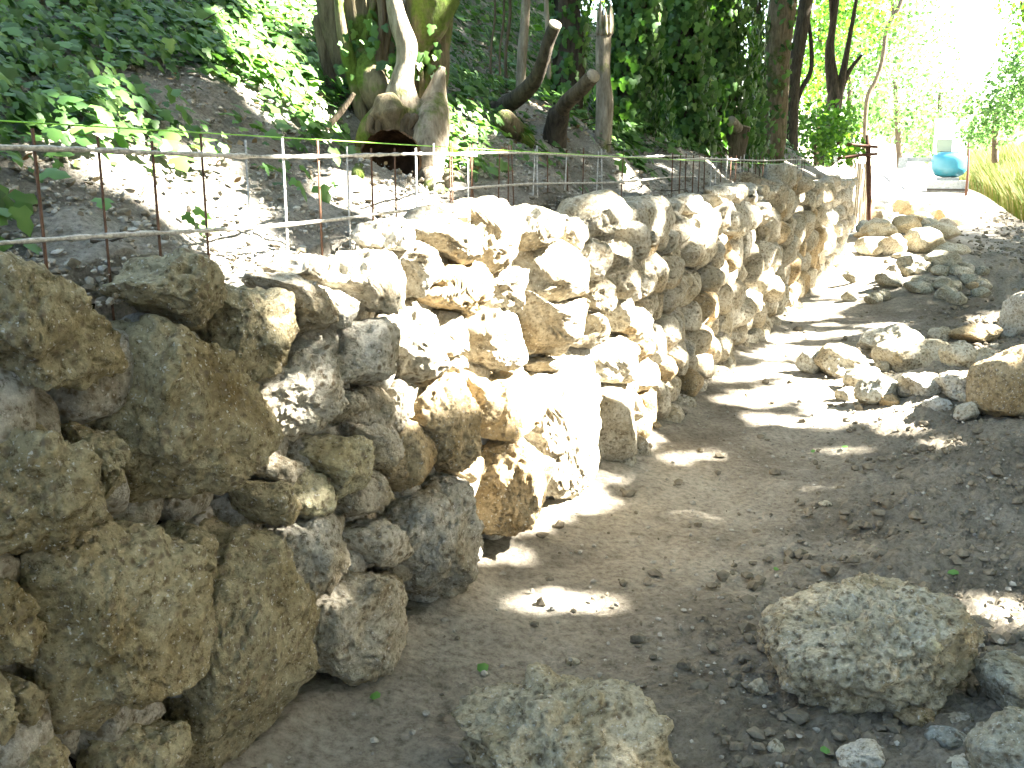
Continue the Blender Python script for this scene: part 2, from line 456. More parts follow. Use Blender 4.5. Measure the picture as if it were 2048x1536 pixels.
wall = empty('dry_stone_wall', wp(6, 0, 0), 'long dry stone retaining wall of rough pale limestone blocks along the dirt path', 'wall')
WLOC = np.array(wall.location)
WROT = np.stack([E, np.array([0, 0, 1.]), N], 1)       # columns: along, up, out
def tone():
    t = random.random()
    a = np.array([1.0, .95, .85]) if t < .5 else np.array([1.0, .98, .93])
    if t > .88: a = np.array([.86, .70, .48])
    return tuple(a * random.uniform(.85, 1.15)) + (1,)
_seed = [0]
def wall_stone(poly_sz, level, out=0.0, depth=None, tn=None, rough=1.0, eps=.54, grow=1.035):
    c, rad0, rm, ar = poly_radial(poly_sz); rad = lambda th: rad0(th) * grow
    _seed[0] += 1
    Dout = (depth or min(.62 * rm, .12)) * random.uniform(.85, 1.15)
    P = shape_stone(ico(level)[0], rad, max(.12, rm * .9), Dout, _seed[0], rough, level, eps=eps)
    V = P @ WROT.T
    o = link('stone', mesh_np('stone', V, ico(level)[1], M_STONE), wall, wp(c[0], out, c[1]) - WLOC)
    o.color = tn or tone()
    return o

TR = '''0,506 44,506 73,517 97,550 126,576 149,573 173,614 182,637 223,637 264,655 289,681 272,714 243,746 146,766 15,777 -40,770 -40,506
258,579 272,567 302,566 325,532 357,506 381,514 410,541 434,558 457,608 457,649 416,673 381,652 346,626 293,596 258,596
419,547 457,547 513,561 542,579 571,614 595,673 577,711 542,737 480,746 457,731 451,655 457,614 445,576
290,655 316,640 349,643 378,679 410,693 440,720 469,743 495,796 510,825 523,851 526,909 516,961 478,967 441,964 393,978 369,998 328,1019 294,1019 267,1032 235,1012 236,971 232,920 226,851 238,800 258,742 287,700
0,850 55,848 89,851 133,838 150,855 181,882 191,920 202,964 191,1002 167,1039 137,1073 96,1087 79,1108 34,1135 0,1159 -40,1160 -40,850
181,851 205,841 236,875 239,899 232,937 236,991 219,1026 191,1019 202,971 191,903
171,1046 205,1060 260,1036 284,1060 308,1080 342,1090 349,1128 359,1183 362,1225 346,1305 336,1355 323,1396 302,1430 260,1451 221,1446 182,1454 146,1451 128,1422 115,1376 90,1344 88,1253 86,1175 92,1128 113,1107 144,1080
352,1084 386,1041 403,1053 417,1080 407,1125 383,1152 362,1172 352,1142
427,1019 451,988 478,988 494,1012 490,1038 533,1070 540,1108 564,1142 577,1193 578,1244 571,1270 588,1310 592,1350 580,1430 550,1500 520,1560 430,1560 395,1500 383,1440 390,1400 378,1300 373,1210 386,1176 405,1120 424,1066
-20,1165 21,1165 44,1180 60,1198 62,1214 86,1238 94,1253 83,1279 83,1305 75,1331 55,1346 29,1339 13,1305 -20,1290
-30,1290 0,1290 13,1318 26,1370 21,1448 18,1560 -30,1560
42,1362 65,1344 89,1362 99,1383 109,1412 102,1438 73,1456 49,1461 42,1435
44,1482 83,1456 115,1472 138,1500 146,1560 40,1570
224,1485 260,1459 299,1441 341,1446 372,1472 398,1511 400,1570 220,1570
529,553 553,547 597,553 623,576 649,605 646,649 626,679 608,673 597,638 579,602 559,576
620,561 652,567 676,585 702,602 718,626 711,640 688,652 664,655 649,652 652,614
667,564 679,538 682,506 711,498 749,503 781,517 811,538 821,561 819,605 793,620 752,623 720,632 711,608 705,582 682,576
588,547 614,514 670,510 676,526 667,558 623,564
752,494 793,482 843,488 857,509 869,538 863,579 837,591 819,594 819,553 802,532 781,509
638,673 664,649 699,652 734,640 770,649 793,681 802,714 799,740 781,755 749,766 711,764 676,766 658,761 649,722 644,699
784,640 799,614 849,597 852,640 866,684 893,737 875,752 840,761 808,764 805,714 796,679
559,740 576,714 611,684 638,676 646,708 658,772 673,810 676,831 658,854 632,869 608,878 573,866 538,875 529,831 520,787
655,775 682,769 702,778 718,802 711,831 688,848 676,834 673,808
723,796 749,772 772,769 787,796 784,831 787,860 792,900 775,905 730,870 717,825
790,781 802,761 822,772 840,796 837,819 816,837 802,843 796,869 781,854 787,825
840,781 866,761 890,752 922,766 934,781 937,831 940,854 928,895 920,915 895,930 860,925 846,890 838,830
922,761 940,743 957,749 969,787 981,840 975,860 940,854 937,787
975,787 998,758 1036,737 1057,749 1071,787 1068,825 1051,854 1016,878 981,878 975,866 983,825
793,875 807,848 827,841 844,868 848,909 858,923 844,947 824,981 803,991 790,981 786,937
846,458 859,443 883,436 912,439 937,453 949,475 951,517 927,519 905,522 883,505 849,487
849,434 868,419 903,409 942,412 966,422 956,448 946,470 932,448 898,436
937,412 966,398 1000,401 1015,419 1025,441 1037,487 1027,512 1017,526 1008,536 986,546 966,531 956,517 951,483 961,429
735,475 760,445 800,440 845,450 850,475 820,492 770,500
854,517 880,512 903,541 937,526 956,531 976,556 986,590 968,607 946,622 917,627 888,614 861,605 851,590 871,570
968,536 986,548 1005,536 1025,531 1029,551 1020,595 1017,622 990,617 971,605 988,590 981,561
1020,517 1034,500 1069,490 1112,485 1137,509 1149,526 1159,570 1147,590 1122,592 1103,597 1076,602 1044,605 1025,592 1025,556
846,649 856,619 880,634 912,624 946,627 956,656 961,693 937,697 917,707 888,700 868,678
871,685 898,707 922,710 956,700 976,712 973,732 932,739 898,751 873,746
954,627 966,612 1020,624 1025,661 1022,697 1025,722 1010,746 981,739 971,712 961,673
1025,627 1076,605 1098,614 1142,590 1174,607 1176,649 1176,685 1152,693 1137,717 1115,700 1081,710 1042,707 1025,697 1022,661
1017,422 1032,417 1069,414 1098,417 1105,426 1103,453 1093,475 1081,485 1056,495 1037,504 1034,478 1027,443
1100,434 1125,436 1149,435 1164,451 1169,478 1161,502 1147,517 1134,512 1127,490 1098,483
1115,424 1132,397 1161,392 1200,390 1215,380 1232,382 1239,404 1237,441 1225,461 1200,463 1195,473 1174,473 1166,448 1147,434
1200,456 1213,451 1227,461 1227,475 1215,487 1200,482
1152,517 1174,478 1195,480 1215,497 1213,522 1200,539 1186,556 1164,556 1149,539
1203,526 1220,497 1237,478 1264,492 1276,526 1264,551 1239,561 1225,551
1149,575 1166,561 1200,546 1220,561 1225,588 1200,619 1181,624 1166,600
1225,566 1259,556 1279,575 1264,605 1239,600
1176,629 1195,624 1200,668 1191,688 1161,697 1176,661
1198,624 1215,644 1220,661 1203,675
1200,612 1230,600 1247,614 1279,612 1293,641 1264,673 1235,668
947,964 960,920 1008,879 1049,865 1073,885 1073,937 1056,1005 1049,1056 1029,1073 995,1084 960,1063 940,1022
1066,790 1085,752 1120,735 1150,715 1170,720 1178,780 1175,860 1170,940 1165,985 1120,1000 1085,985 1080,900 1080,830
899,937 920,913 950,913 950,947 940,967 913,950
800,1056 817,1005 844,971 878,937 906,944 930,978 943,1022 943,1125 926,1169 906,1186 872,1193 820,1186 810,1152 790,1128
701,1084 728,1056 759,1039 793,1039 800,1067 796,1104 766,1128 725,1125 704,1108
550,1073 591,1046 639,1036 673,1029 697,1036 701,1060 687,1097 670,1125 649,1155 622,1179 588,1203 571,1176 564,1135 544,1101
578,1227 612,1193 646,1176 673,1149 708,1145 762,1145 793,1159 807,1193 820,1234 803,1272 769,1300 740,1330 700,1350 650,1370 610,1385 590,1350 585,1290
629,903 653,875 701,875 725,882 728,903 718,944 701,981 673,1005 667,978 646,937
585,995 612,954 619,920 653,961 670,1002 660,1022 639,1039 605,1036
523,937 544,920 578,920 612,926 608,954 595,981 571,981 561,961
506,991 520,967 550,964 571,991 585,1015 574,1043 547,1053 523,1036
704,967 725,937 755,944 783,937 786,964 783,991 749,1012 728,1039 701,1036 690,1005
728,885 721,844 776,851 790,899 776,913 755,933 732,937
1235,398 1261,405 1274,447 1264,485 1242,479
1268,408 1287,392 1322,395 1332,414 1326,466 1322,489 1280,492 1242,466 1260,434
1335,434 1358,418 1422,414 1435,447 1429,505 1403,518 1377,524 1348,514 1338,489
1435,408 1464,392 1487,408 1496,440 1487,466 1464,476 1438,456
1435,376 1461,361 1487,369 1506,363 1516,382 1516,414 1493,414 1467,389 1438,395
1516,372 1551,363 1567,379 1570,414 1551,427 1522,421
1188,700 1212,680 1262,672 1272,720 1262,752 1215,765 1186,745
1185,772 1225,765 1250,790 1252,860 1232,915 1200,925 1182,890
1080,735 1100,715 1135,722 1120,735 1090,748'''
S_FILL0 = 4.78
for line in TR.split('\n'):
    px = [tuple(float(c) for c in q.split(',')) for q in line.split()]
    A = np.array([at_wall(u, v, .0) for u, v in px]); s, _ = sd(A)
    poly = np.stack([s, A[:, 2]], 1)
    ext = max(np.ptp([p[0] for p in px]), np.ptp([p[1] for p in px]))
    cu = np.mean([p[0] for p in px]); cv = np.mean([p[1] for p in px])
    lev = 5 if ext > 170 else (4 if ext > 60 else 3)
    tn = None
    if cu < 560: tn = tuple(np.array([.84, .77, .56]) * random.uniform(.85, 1.1)) + (1,)  # near-left stones browner, with their canopy shade also put into the tint
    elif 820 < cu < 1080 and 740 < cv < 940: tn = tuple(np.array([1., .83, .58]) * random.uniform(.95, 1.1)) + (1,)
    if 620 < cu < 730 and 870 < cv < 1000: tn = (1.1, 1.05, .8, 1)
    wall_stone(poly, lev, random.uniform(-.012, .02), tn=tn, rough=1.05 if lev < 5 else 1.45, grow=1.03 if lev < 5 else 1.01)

# the far run of the wall: cells of a jittered packing, each one stone
def vcells(pts, box_):
    out = []
    x0, x1, y0, y1 = box_
    for i, p in enumerate(pts):
        poly = [(x0, y0), (x1, y0), (x1, y1), (x0, y1)]
        near = np.argsort(((pts - p) ** 2).sum(1))[1:22]
        for j in near:
            q = pts[j]; m = (p + q) / 2; n_ = q - p; new = []
            for k in range(len(poly)):
                a, b_ = np.array(poly[k]), np.array(poly[(k + 1) % len(poly)])
                da, db = (a - m) @ n_, (b_ - m) @ n_
                if da <= 0: new.append(tuple(a))
                if da * db < 0: new.append(tuple(a + (b_ - a) * da / (da - db)))
            poly = new
            if not poly: break
        out.append(poly)
    return out
def top_z(s):
    return 1.17 + .05 * np.sin(s * 2.1) + .04 * np.sin(s * 5.3 + 1) + .10 * sst(8.3, 8.9, s) * sst(11.2, 10.2, s)
def fill(s0, s1, ds, dz, z0, lev, back=0.0, zmax=1.30):
    pts = []; row = 0; z = z0 + dz * .3
    while z < zmax:
        s = s0 + ds * (.5 if row % 2 else .0)
        while s < s1:
            pts.append((s + random.uniform(-.3, .3) * ds, z + random.uniform(-.30, .30) * dz)); s += ds * random.choice((.62, .85, 1.0, 1.25))
        z += dz; row += 1
    pts = np.array(pts); n = 0
    for p, poly in zip(pts, vcells(pts, (s0 - ds, s1 + ds, z0, 1.5))):
        if p[0] < s0 or p[0] > s1 or len(poly) < 3: continue
        P = np.array(poly); P[:, 1] = np.minimum(P[:, 1], top_z(p[0]) + random.uniform(-.03, .03))
        if np.ptp(P[:, 1]) < .05 or np.ptp(P[:, 0]) < .04: continue
        c = P.mean(0); P = c + (P - c) * random.uniform(.90, .99)
        wall_stone(P, lev(p[0]), random.uniform(-.045, .05) - back, depth=random.uniform(.06, .11) * (.6 if back else 1), rough=.55, eps=random.uniform(.5, .72), grow=random.uniform(.95, 1.01)); n += 1
    return n
nfill = fill(S_FILL0, 7.6, .225, .175, -.06, lambda s: 4 if s < 5.6 else 3)
nfill += fill(7.65, 12.4, .30, .205, -.06, lambda s: 3)
def fill_joined(name, *a, **k):
    n0 = set(bpy.data.objects); fill(*a, **k)
    new = [o for o in bpy.data.objects if o not in n0]; VV, FF, off = [], [], 0
    for o in new:
        m_ = o.data; v = np.empty(len(m_.vertices) * 3, np.float32); m_.vertices.foreach_get('co', v); v = v.reshape(-1, 3) + np.array(o.location)
        f = np.empty(len(m_.loops), np.int32); m_.loops.foreach_get('vertex_index', f); VV.append(v); FF.append(f.reshape(-1, 3) + off); off += len(v)
        bpy.data.objects.remove(o); bpy.data.meshes.remove(m_)
    o = link(name, mesh_np(name, np.concatenate(VV), np.concatenate(FF), M_STONE), wall); o['kind'] = 'stuff'
fill_joined('far_stones', 12.4, 15.2, .27, .19, -.06, lambda s: 2)      # the farthest, smallest stones past the limit: one part
fill_joined('wedge_stones', .7, 4.75, .15, .12, -.06, lambda s: 2, back=.085, zmax=1.02)      # small packing stones deep in the joints
fill(-.4, 1.0, .34, .26, -.06, lambda s: 3)
print('wall stones', len(wall.children))

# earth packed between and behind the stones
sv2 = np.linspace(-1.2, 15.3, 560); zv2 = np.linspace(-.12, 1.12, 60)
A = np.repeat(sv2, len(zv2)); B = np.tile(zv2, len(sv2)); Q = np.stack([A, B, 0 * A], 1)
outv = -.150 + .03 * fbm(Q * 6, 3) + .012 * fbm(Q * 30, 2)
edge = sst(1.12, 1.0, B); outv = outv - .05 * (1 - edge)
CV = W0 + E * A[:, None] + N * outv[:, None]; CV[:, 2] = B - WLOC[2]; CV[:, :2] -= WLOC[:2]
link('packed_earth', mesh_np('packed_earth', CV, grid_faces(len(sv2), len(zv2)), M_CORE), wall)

# ---------------------------------------------------------------- leaves
IVY_T = (np.array([(0, -.05, 0), (.30, -.16, -.03), (.52, .12, -.09), (.27, .30, -.03), (.34, .58, -.08), (.0, 1.0, -.10), (-.34, .58, -.08), (-.27, .30, -.03), (-.52, .12, -.09), (-.30, -.16, -.03), (0, .32, .05)], float),
         np.array([(i, (i + 1) % 10, 10) for i in range(10)], dtype=np.int32))
OVAL_T = (np.array([(0, 0, 0), (.26, .3, -.05), (.24, .65, -.06), (0, 1, -.1), (-.24, .65, -.06), (-.26, .3, -.05), (0, .5, .04)], float),
          np.array([(i, (i + 1) % 6, 6) for i in range(6)], dtype=np.int32))
RHOMB_T = (np.array([(0, 0, 0), (.36, .5, -.06), (0, 1, 0), (-.36, .5, -.06)], float), np.array([(0, 1, 2), (0, 2, 3)], dtype=np.int32))
def leaf_verts(C, Nn, Tip, size, T):
    """C centres, Nn normals, Tip tip directions (n,3), size (n,)"""
    V0, F0 = T
    Nn = Nn / (np.linalg.norm(Nn, axis=1)[:, None] + 1e-9)
    t = Tip - (Tip * Nn).sum(1)[:, None] * Nn; t /= np.linalg.norm(t, axis=1)[:, None] + 1e-9
    b_ = np.cross(t, Nn)
    V = C[:, None] + size[:, None, None] * (V0[None, :, 0:1] * b_[:, None] + (V0[None, :, 1:2] - .4) * t[:, None] + V0[None, :, 2:3] * Nn[:, None])
    Fc = F0[None] + (np.arange(len(C)) * len(V0))[:, None, None]
    return V.reshape(-1, 3), Fc.reshape(-1, 3).astype(np.int32)
def rnd(n): 
    v = RNG.normal(size=(n, 3)); return v / np.linalg.norm(v, axis=1)[:, None]

def ivy_on_bank(u_lo, u_hi, n, dmax, size, label, name='ivy_creeper', nparts=60, dens=None):
    """Ivy spread over the bank between two sight lines, as one creeper."""
    C = []
    while len(C) < n:
        s = RNG.uniform(1.2, 16, 6000); d = .3 + (dmax - .3) * RNG.random(6000) ** 1.3
        P = W0 + E * s[:, None] - N * d[:, None]; P[:, 2] = bank_h(s, d)
        dep = (P - CAMP) @ FWD; u = 1024 + F * ((P - CAMP) @ RT) / dep
        g_ = vnoise(np.stack([s * 1.6, d * 2.2, 0 * s], 1) + 5) * .5 + vnoise(np.stack([s * 4.2, d * 4.5, 0 * s], 1)) * .35
        thr = sst(.50, .95, d + .40 * g_) * sst(-.75, -.1, g_ + .35 * sst(.7, 1.6, d)) + .025
        hole = np.exp(-(((s - HOLE[0]) / .28) ** 2 + ((d - HOLE[1]) / .30) ** 2) ** 2)
        ok = (dep > .5) & (u > u_lo) & (u < u_hi) & (RNG.random(6000) < thr * (1 - hole) * np.clip(3.5 / dep, .15, 1))
        P = P[ok]; C.extend(P)
    C = np.array(C[:n]); C[:, 2] += RNG.random(n) * .09 + .01
    slope = N * .35 + np.array([0, 0, 1.])
    Nn = slope + N * .35 + rnd(n) * .65
    Tip = N * .6 + np.array([0, 0, -.5]) + rnd(n) * .7
    sz = size * (.40 + 1.05 * RNG.random(n) ** 1.4)
    root = empty(name, C.mean(0), label, 'ivy')
    dep = (C - CAMP) @ FWD; order = np.argsort(-(sz / dep))
    put_leaves(root, C, Nn, Tip, sz, order, nparts, M_IVY)
    return root
def put_leaves(root, C, Nn, Tip, sz, order, nparts, mat, T=IVY_T):
    rl = np.array(root.location)
    for i in order[:nparts]:
        V, Fc = leaf_verts(np.zeros((1, 3)), Nn[i:i + 1], Tip[i:i + 1], sz[i:i + 1], T)
        link('leaf', mesh_np('leaf', V, Fc, mat), root, C[i] - rl)
    r = order[nparts:]
    V, Fc = leaf_verts(C[r] - rl, Nn[r], Tip[r], sz[r], T)
    o = link('leaves', mesh_np('leaves', V, Fc, mat), root); o['kind'] = 'stuff'

ivy_on_bank(-700, 330, 8500, 3.2, .047, 'dark ivy creeping down the shaded bank at its leftmost end', nparts=60)
ivy_on_bank(330, 700, 8000, 4.0, .047, 'sunlit ivy covering the bank between the dark corner and the mossy trunk', nparts=70)
ivy_on_bank(860, 1230, 8000, 5.0, .052, 'ivy on the bank around the sawn limbs right of the mossy trunk', nparts=50)
ivy_on_bank(1200, 1720, 6500, 4.0, .064, 'ivy low on the bank in front of the ivy clad trunks', nparts=30)

# dry leaf litter and crumbs on the bank, pebbles on the path
def scatter_blobs(name, P, r, mat, kind='stuff', lev=0, flat=.7):
    U, Fc = ico(lev); n = len(P)
    q = 1 + RNG.uniform(-.35, .35, (n, len(U)))
    V = U[None] * q[:, :, None] * r[:, None, None] * np.array([1, 1, flat]) * RNG.uniform(.7, 1.3, (n, 1, 3)) + P[:, None]
    FF = (Fc[None] + (np.arange(n) * len(U))[:, None, None]).reshape(-1, 3).astype(np.int32)
    o = link(name, mesh_np(name, V.reshape(-1, 3), FF, mat, smooth=False)); tag(o, kind=kind); return o
n = 24000
s = 1.0 + 9 * RNG.random(n) ** 1.5; d = .06 + 1.6 * RNG.random(n) ** 1.2
P = W0 + E * s[:, None] - N * d[:, None]; P[:, 2] = bank_h(s, d) + .008
M_PEB = plain('pebble', (.30, .285, .245), .95, 0, 25, .55, .1, .5)
M_CLOD = plain('clod', (.16, .14, .105), 1.0, 0, 40, .4, .05, .8)
scatter_blobs('scree', P, .002 + .009 * RNG.random(n) ** 3, M_PEB)
scatter_blobs('scree', P[RNG.permutation(n)][:6000] + RNG.normal(0, .02, (6000, 3)) * [1, 1, .1], .004 + .012 * RNG.random(6000) ** 3, M_CLOD)
n = 2200
s = 1.0 + 9 * RNG.random(n) ** 1.4; d = .45 + 2.2 * RNG.random(n)
P = W0 + E * s[:, None] - N * d[:, None]; P[:, 2] = bank_h(s, d) + .02
V, Fc = leaf_verts(P, np.array([[0, 0, 1.]]) + rnd(n) * .8, rnd(n), RNG.uniform(.015, .036, n), OVAL_T)
tag(link('leaf_litter', mesh_np('leaf_litter', V, Fc, M_DRYLEAF)), kind='stuff')

tw = []
for _ in range(110):
    s_ = random.uniform(1.2, 9); d_ = random.uniform(.1, 1.5); p = wp(s_, -d_, float(bank_h(np.array([s_]), np.array([d_]))[0]) + .015); a = random.uniform(0, 6.28); L_ = random.uniform(.05, .22)
    q = p + np.array([math.cos(a), math.sin(a), random.uniform(-.1, .35)]) * L_; tw.append(tube([p, (p + q) / 2 + rnd(1)[0] * L_ * .12, q], [random.uniform(.002, .005), .003, .001], 5, .1, 20, 3))
tag(link('twig_litter', mesh_np('twig_litter', *join(tw), M_DARKBARK)), kind='stuff')
def gscatter(n, ymax, pw):
    y = 1.3 + (ymax - 1.3) * RNG.random(n) ** pw
    x = -1.45 + .44 * y + RNG.random(n) ** .8 * (2.0 + .35 * y)
    z = np.array(ground_h(x, y)); return np.stack([x, y, z + .012], 1)
scatter_blobs('gravel', gscatter(6000, 9, 1.6), .002 + .009 * RNG.random(6000) ** 4, M_PEB)
Pc = np.concatenate([gscatter(9000, 9, 1.5), gscatter(7000, 24, .8)]); _, dc = sd(Pc); Pc = Pc[(sst(.3, 1.2, -dc - .065 * Pc[:, 1]) + .10) > RNG.random(len(Pc))]
scatter_blobs('soil_crumbs', Pc, (.005 + .022 * RNG.random(len(Pc)) ** 3) * np.clip(Pc[:, 1] / 6, 1, 2.6), M_CLOD)

# ---------------------------------------------------------------- rocks on the path
def rock(u0, v0, u1, v1, label, group=None, name='rock', level=4, up=0.0, deep=.8, tn=None, rough=1.0, eps=.7, hk=.9, facets=10, big=1.0):
    uc, vc = (u0 + u1) / 2, (v0 + v1) / 2
    d = ray(uc, vc); d = d / d[1]
    y = at_ground(uc, v1 - .2 * (v1 - v0))[1]
    for _ in range(4):
        dep = (CAMP + d * y - CAMP) @ FWD; Hh = hk * (v1 - v0) * dep / F
        Q = CAMP + d * _ys[:, None]
        below = Q[:, 2] < ground_h(Q[:, 0], Q[:, 1]) + .38 * Hh + up
        y = Q[int(np.argmax(below)), 1] if below.any() else y
    c = CAMP + d * y; dep = (c - CAMP) @ FWD
    Wd = big * (u1 - u0) * dep / F; Hh = big * hk * (v1 - v0) * dep / F
    _seed[0] += 1; rng = np.random.default_rng(_seed[0] + 500)
    a, b_ = Wd / 2, Hh / 2
    ph = rng.uniform(0, 6.28, 3)
    rad = lambda th: a * b_ / np.sqrt((b_ * np.cos(th)) ** 2 + (a * np.sin(th)) ** 2) * (1 + .07 * np.sin(2 * th + ph[0]) + .06 * np.sin(3 * th + ph[1]) + .04 * np.sin(5 * th + ph[2]))
    P = shape_stone(ico(level)[0], rad, deep * Wd / 2, deep * Wd / 2, _seed[0] + 900, rough, level, eps=eps, facets=facets)
    P[:, 0] *= Wd / np.ptp(P[:, 0]); P[:, 1] *= Hh / np.ptp(P[:, 1])
    V = np.stack([P[:, 0], P[:, 2] * -1, P[:, 1]], 1)
    o = link(name, mesh_np(name, V, ico(level)[1][:, ::-1], M_STONE), None, c)
    o.color = tn or tone(); o.rotation_euler = (0, 0, rng.uniform(-.15, .15))
    tag(o, label, 'rock', group); return o
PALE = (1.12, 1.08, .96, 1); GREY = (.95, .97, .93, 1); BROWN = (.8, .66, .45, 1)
LOOSE = 'loose rocks heaped across the path'; FARP = 'rubble pile at the far end of the wall'; NEAR = 'boulders lying at the edge nearest the camera'
rock(1545, 1145, 1972, 1440, 'big crusty pitted boulder lying on dark soil, nearest large boulder on the path', NEAR, 'boulder', 5, deep=.85, tn=(1.08, 1.0, .82, 1), rough=2.3, eps=.76, hk=.86, facets=4)
rock(895, 1338, 1355, 1660, 'wide pitted boulder cut off by the bottom edge beside the wall foot', NEAR, 'boulder', 5, deep=.8, tn=(1.05, .97, .78, 1), rough=2.3, eps=.85, hk=.9, facets=4)
rock(1945, 1315, 2200, 1470, 'flat grey slab sticking in from the right edge beside the crusty boulder', NEAR, 'boulder', 5, tn=(.85, .83, .72, 1))
rock(1950, 1420, 2200, 1640, 'blocky grey boulder in the bottom right corner', NEAR, 'boulder', 5, tn=(.85, .83, .72, 1))
rock(1498, 1356, 1540, 1397, 'small finger shaped pebble touching the crusty boulder', None, 'pebble', 3)
rock(1533, 1479, 1570, 1520, 'small pale angular stone in front of the crusty boulder', None, 'pebble', 3, tn=PALE)
rock(1680, 1482, 1775, 1545, 'fist sized knobbly stone below the crusty boulder at the bottom edge', None, 'rock', 4)
rock(1847, 1455, 1943, 1517, 'smooth blue grey stone under the right side of the crusty boulder', None, 'rock', 4, tn=(.7, .76, .78, 1), rough=.4)
rock(1796, 1412, 1880, 1462, 'tan stone wedged under the crusty boulder', None, 'rock', 4, tn=BROWN)
rock(1885, 1425, 1950, 1468, 'small pale block between the blue grey stone and the flat slab', None, 'rock', 4)
rock(1890, 1518, 2000, 1570, 'pale stone cut off by the bottom edge beside the blocky boulder', None, 'rock', 4, tn=PALE)
rock(1130, 1315, 1160, 1336, 'small round pebble just behind the wide pitted boulder', None, 'pebble', 3)
rock(1635, 1000, 1662, 1018, 'lone pale pebble on the path between wall and boulders', None, 'pebble', 3, tn=PALE)
rock(1850, 1281, 1886, 1312, 'small yellowish pebble resting on top of the crusty boulder', None, 'pebble', 3, up=.20, tn=(1.1, 1.05, .8, 1))
# middle heap
mid = [
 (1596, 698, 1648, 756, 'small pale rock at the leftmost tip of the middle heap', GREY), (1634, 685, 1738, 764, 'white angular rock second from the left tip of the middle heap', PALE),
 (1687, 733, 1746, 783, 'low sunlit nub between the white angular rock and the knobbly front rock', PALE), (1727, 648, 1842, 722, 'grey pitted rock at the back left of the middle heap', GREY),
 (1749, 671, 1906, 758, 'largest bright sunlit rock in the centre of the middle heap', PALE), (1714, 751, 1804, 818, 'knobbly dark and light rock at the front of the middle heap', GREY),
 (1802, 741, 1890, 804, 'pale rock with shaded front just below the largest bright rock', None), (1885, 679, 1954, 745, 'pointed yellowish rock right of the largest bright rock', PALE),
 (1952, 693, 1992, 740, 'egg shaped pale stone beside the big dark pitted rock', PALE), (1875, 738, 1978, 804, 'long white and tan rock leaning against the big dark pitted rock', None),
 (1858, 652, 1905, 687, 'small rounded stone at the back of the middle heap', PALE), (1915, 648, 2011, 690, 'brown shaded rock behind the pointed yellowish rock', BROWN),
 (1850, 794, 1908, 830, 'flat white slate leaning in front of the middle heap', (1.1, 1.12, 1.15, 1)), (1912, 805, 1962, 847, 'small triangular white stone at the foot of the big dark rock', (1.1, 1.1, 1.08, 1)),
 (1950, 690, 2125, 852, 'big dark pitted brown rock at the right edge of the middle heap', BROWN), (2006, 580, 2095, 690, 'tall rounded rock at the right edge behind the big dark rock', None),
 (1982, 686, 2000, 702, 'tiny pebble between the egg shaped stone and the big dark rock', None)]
for u0, v0, u1, v1, lb, tn in mid:
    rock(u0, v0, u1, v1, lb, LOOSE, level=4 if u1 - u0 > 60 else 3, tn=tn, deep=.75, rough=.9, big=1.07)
far = [
 (1795, 390, 1856, 436, 'dark brown rock on the very top of the far pile', BROWN), (1834, 410, 1875, 447, 'dark rock just right of the topmost rock of the far pile', GREY),
 (1856, 402, 1886, 425, 'small dark rock at the back right of the far pile', GREY), (1873, 416, 1913, 451, 'sloping dark rock on the right shoulder of the far pile', BROWN),
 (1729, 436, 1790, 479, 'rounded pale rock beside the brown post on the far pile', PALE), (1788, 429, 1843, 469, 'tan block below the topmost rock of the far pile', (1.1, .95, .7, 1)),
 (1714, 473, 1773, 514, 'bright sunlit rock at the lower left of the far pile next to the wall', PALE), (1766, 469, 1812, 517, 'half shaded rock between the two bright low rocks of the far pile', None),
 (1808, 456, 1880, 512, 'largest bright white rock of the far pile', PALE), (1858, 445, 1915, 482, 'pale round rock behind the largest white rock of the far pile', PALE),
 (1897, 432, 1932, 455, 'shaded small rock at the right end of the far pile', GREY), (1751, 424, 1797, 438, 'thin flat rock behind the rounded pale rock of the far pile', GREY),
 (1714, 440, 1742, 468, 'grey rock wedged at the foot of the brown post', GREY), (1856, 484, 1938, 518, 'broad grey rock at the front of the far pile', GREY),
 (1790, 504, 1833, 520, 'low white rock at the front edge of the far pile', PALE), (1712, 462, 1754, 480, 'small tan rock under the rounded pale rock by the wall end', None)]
for u0, v0, u1, v1, lb, tn in far:
    rock(u0, v0, u1, v1, lb, FARP, level=3, rough=.8, big=1.14, tn=tn, deep=.8, facets=10)
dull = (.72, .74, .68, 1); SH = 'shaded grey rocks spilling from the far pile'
for u0, v0, u1, v1, lb in [
 (1685, 540, 1734, 570, 'low shaded stone nearest the wall in front of the far pile'), (1757, 540, 1812, 582, 'shaded grey rock in the middle of the spill below the far pile'),
 (1797, 506, 1855, 555, 'shaded rock directly below the low white rock of the far pile'), (1853, 500, 1935, 542, 'large shaded rock with a brown underside right of the spill'),
 (1923, 545, 1965, 577, 'shaded pale stone at the right of the spill'), (1808, 560, 1868, 592, 'flat shaded stone along the front of the spill'),
 (1868, 556, 1930, 588, 'shaded knobbly stone along the front right of the spill'), (1893, 527, 1927, 555, 'small light stone on top of the spill'),
 (1941, 572, 1981, 602, 'shaded stone at the lower right end of the spill')]:
    rock(u0, v0, u1, v1, lb, SH, level=3, rough=.7, tn=dull, deep=.9)

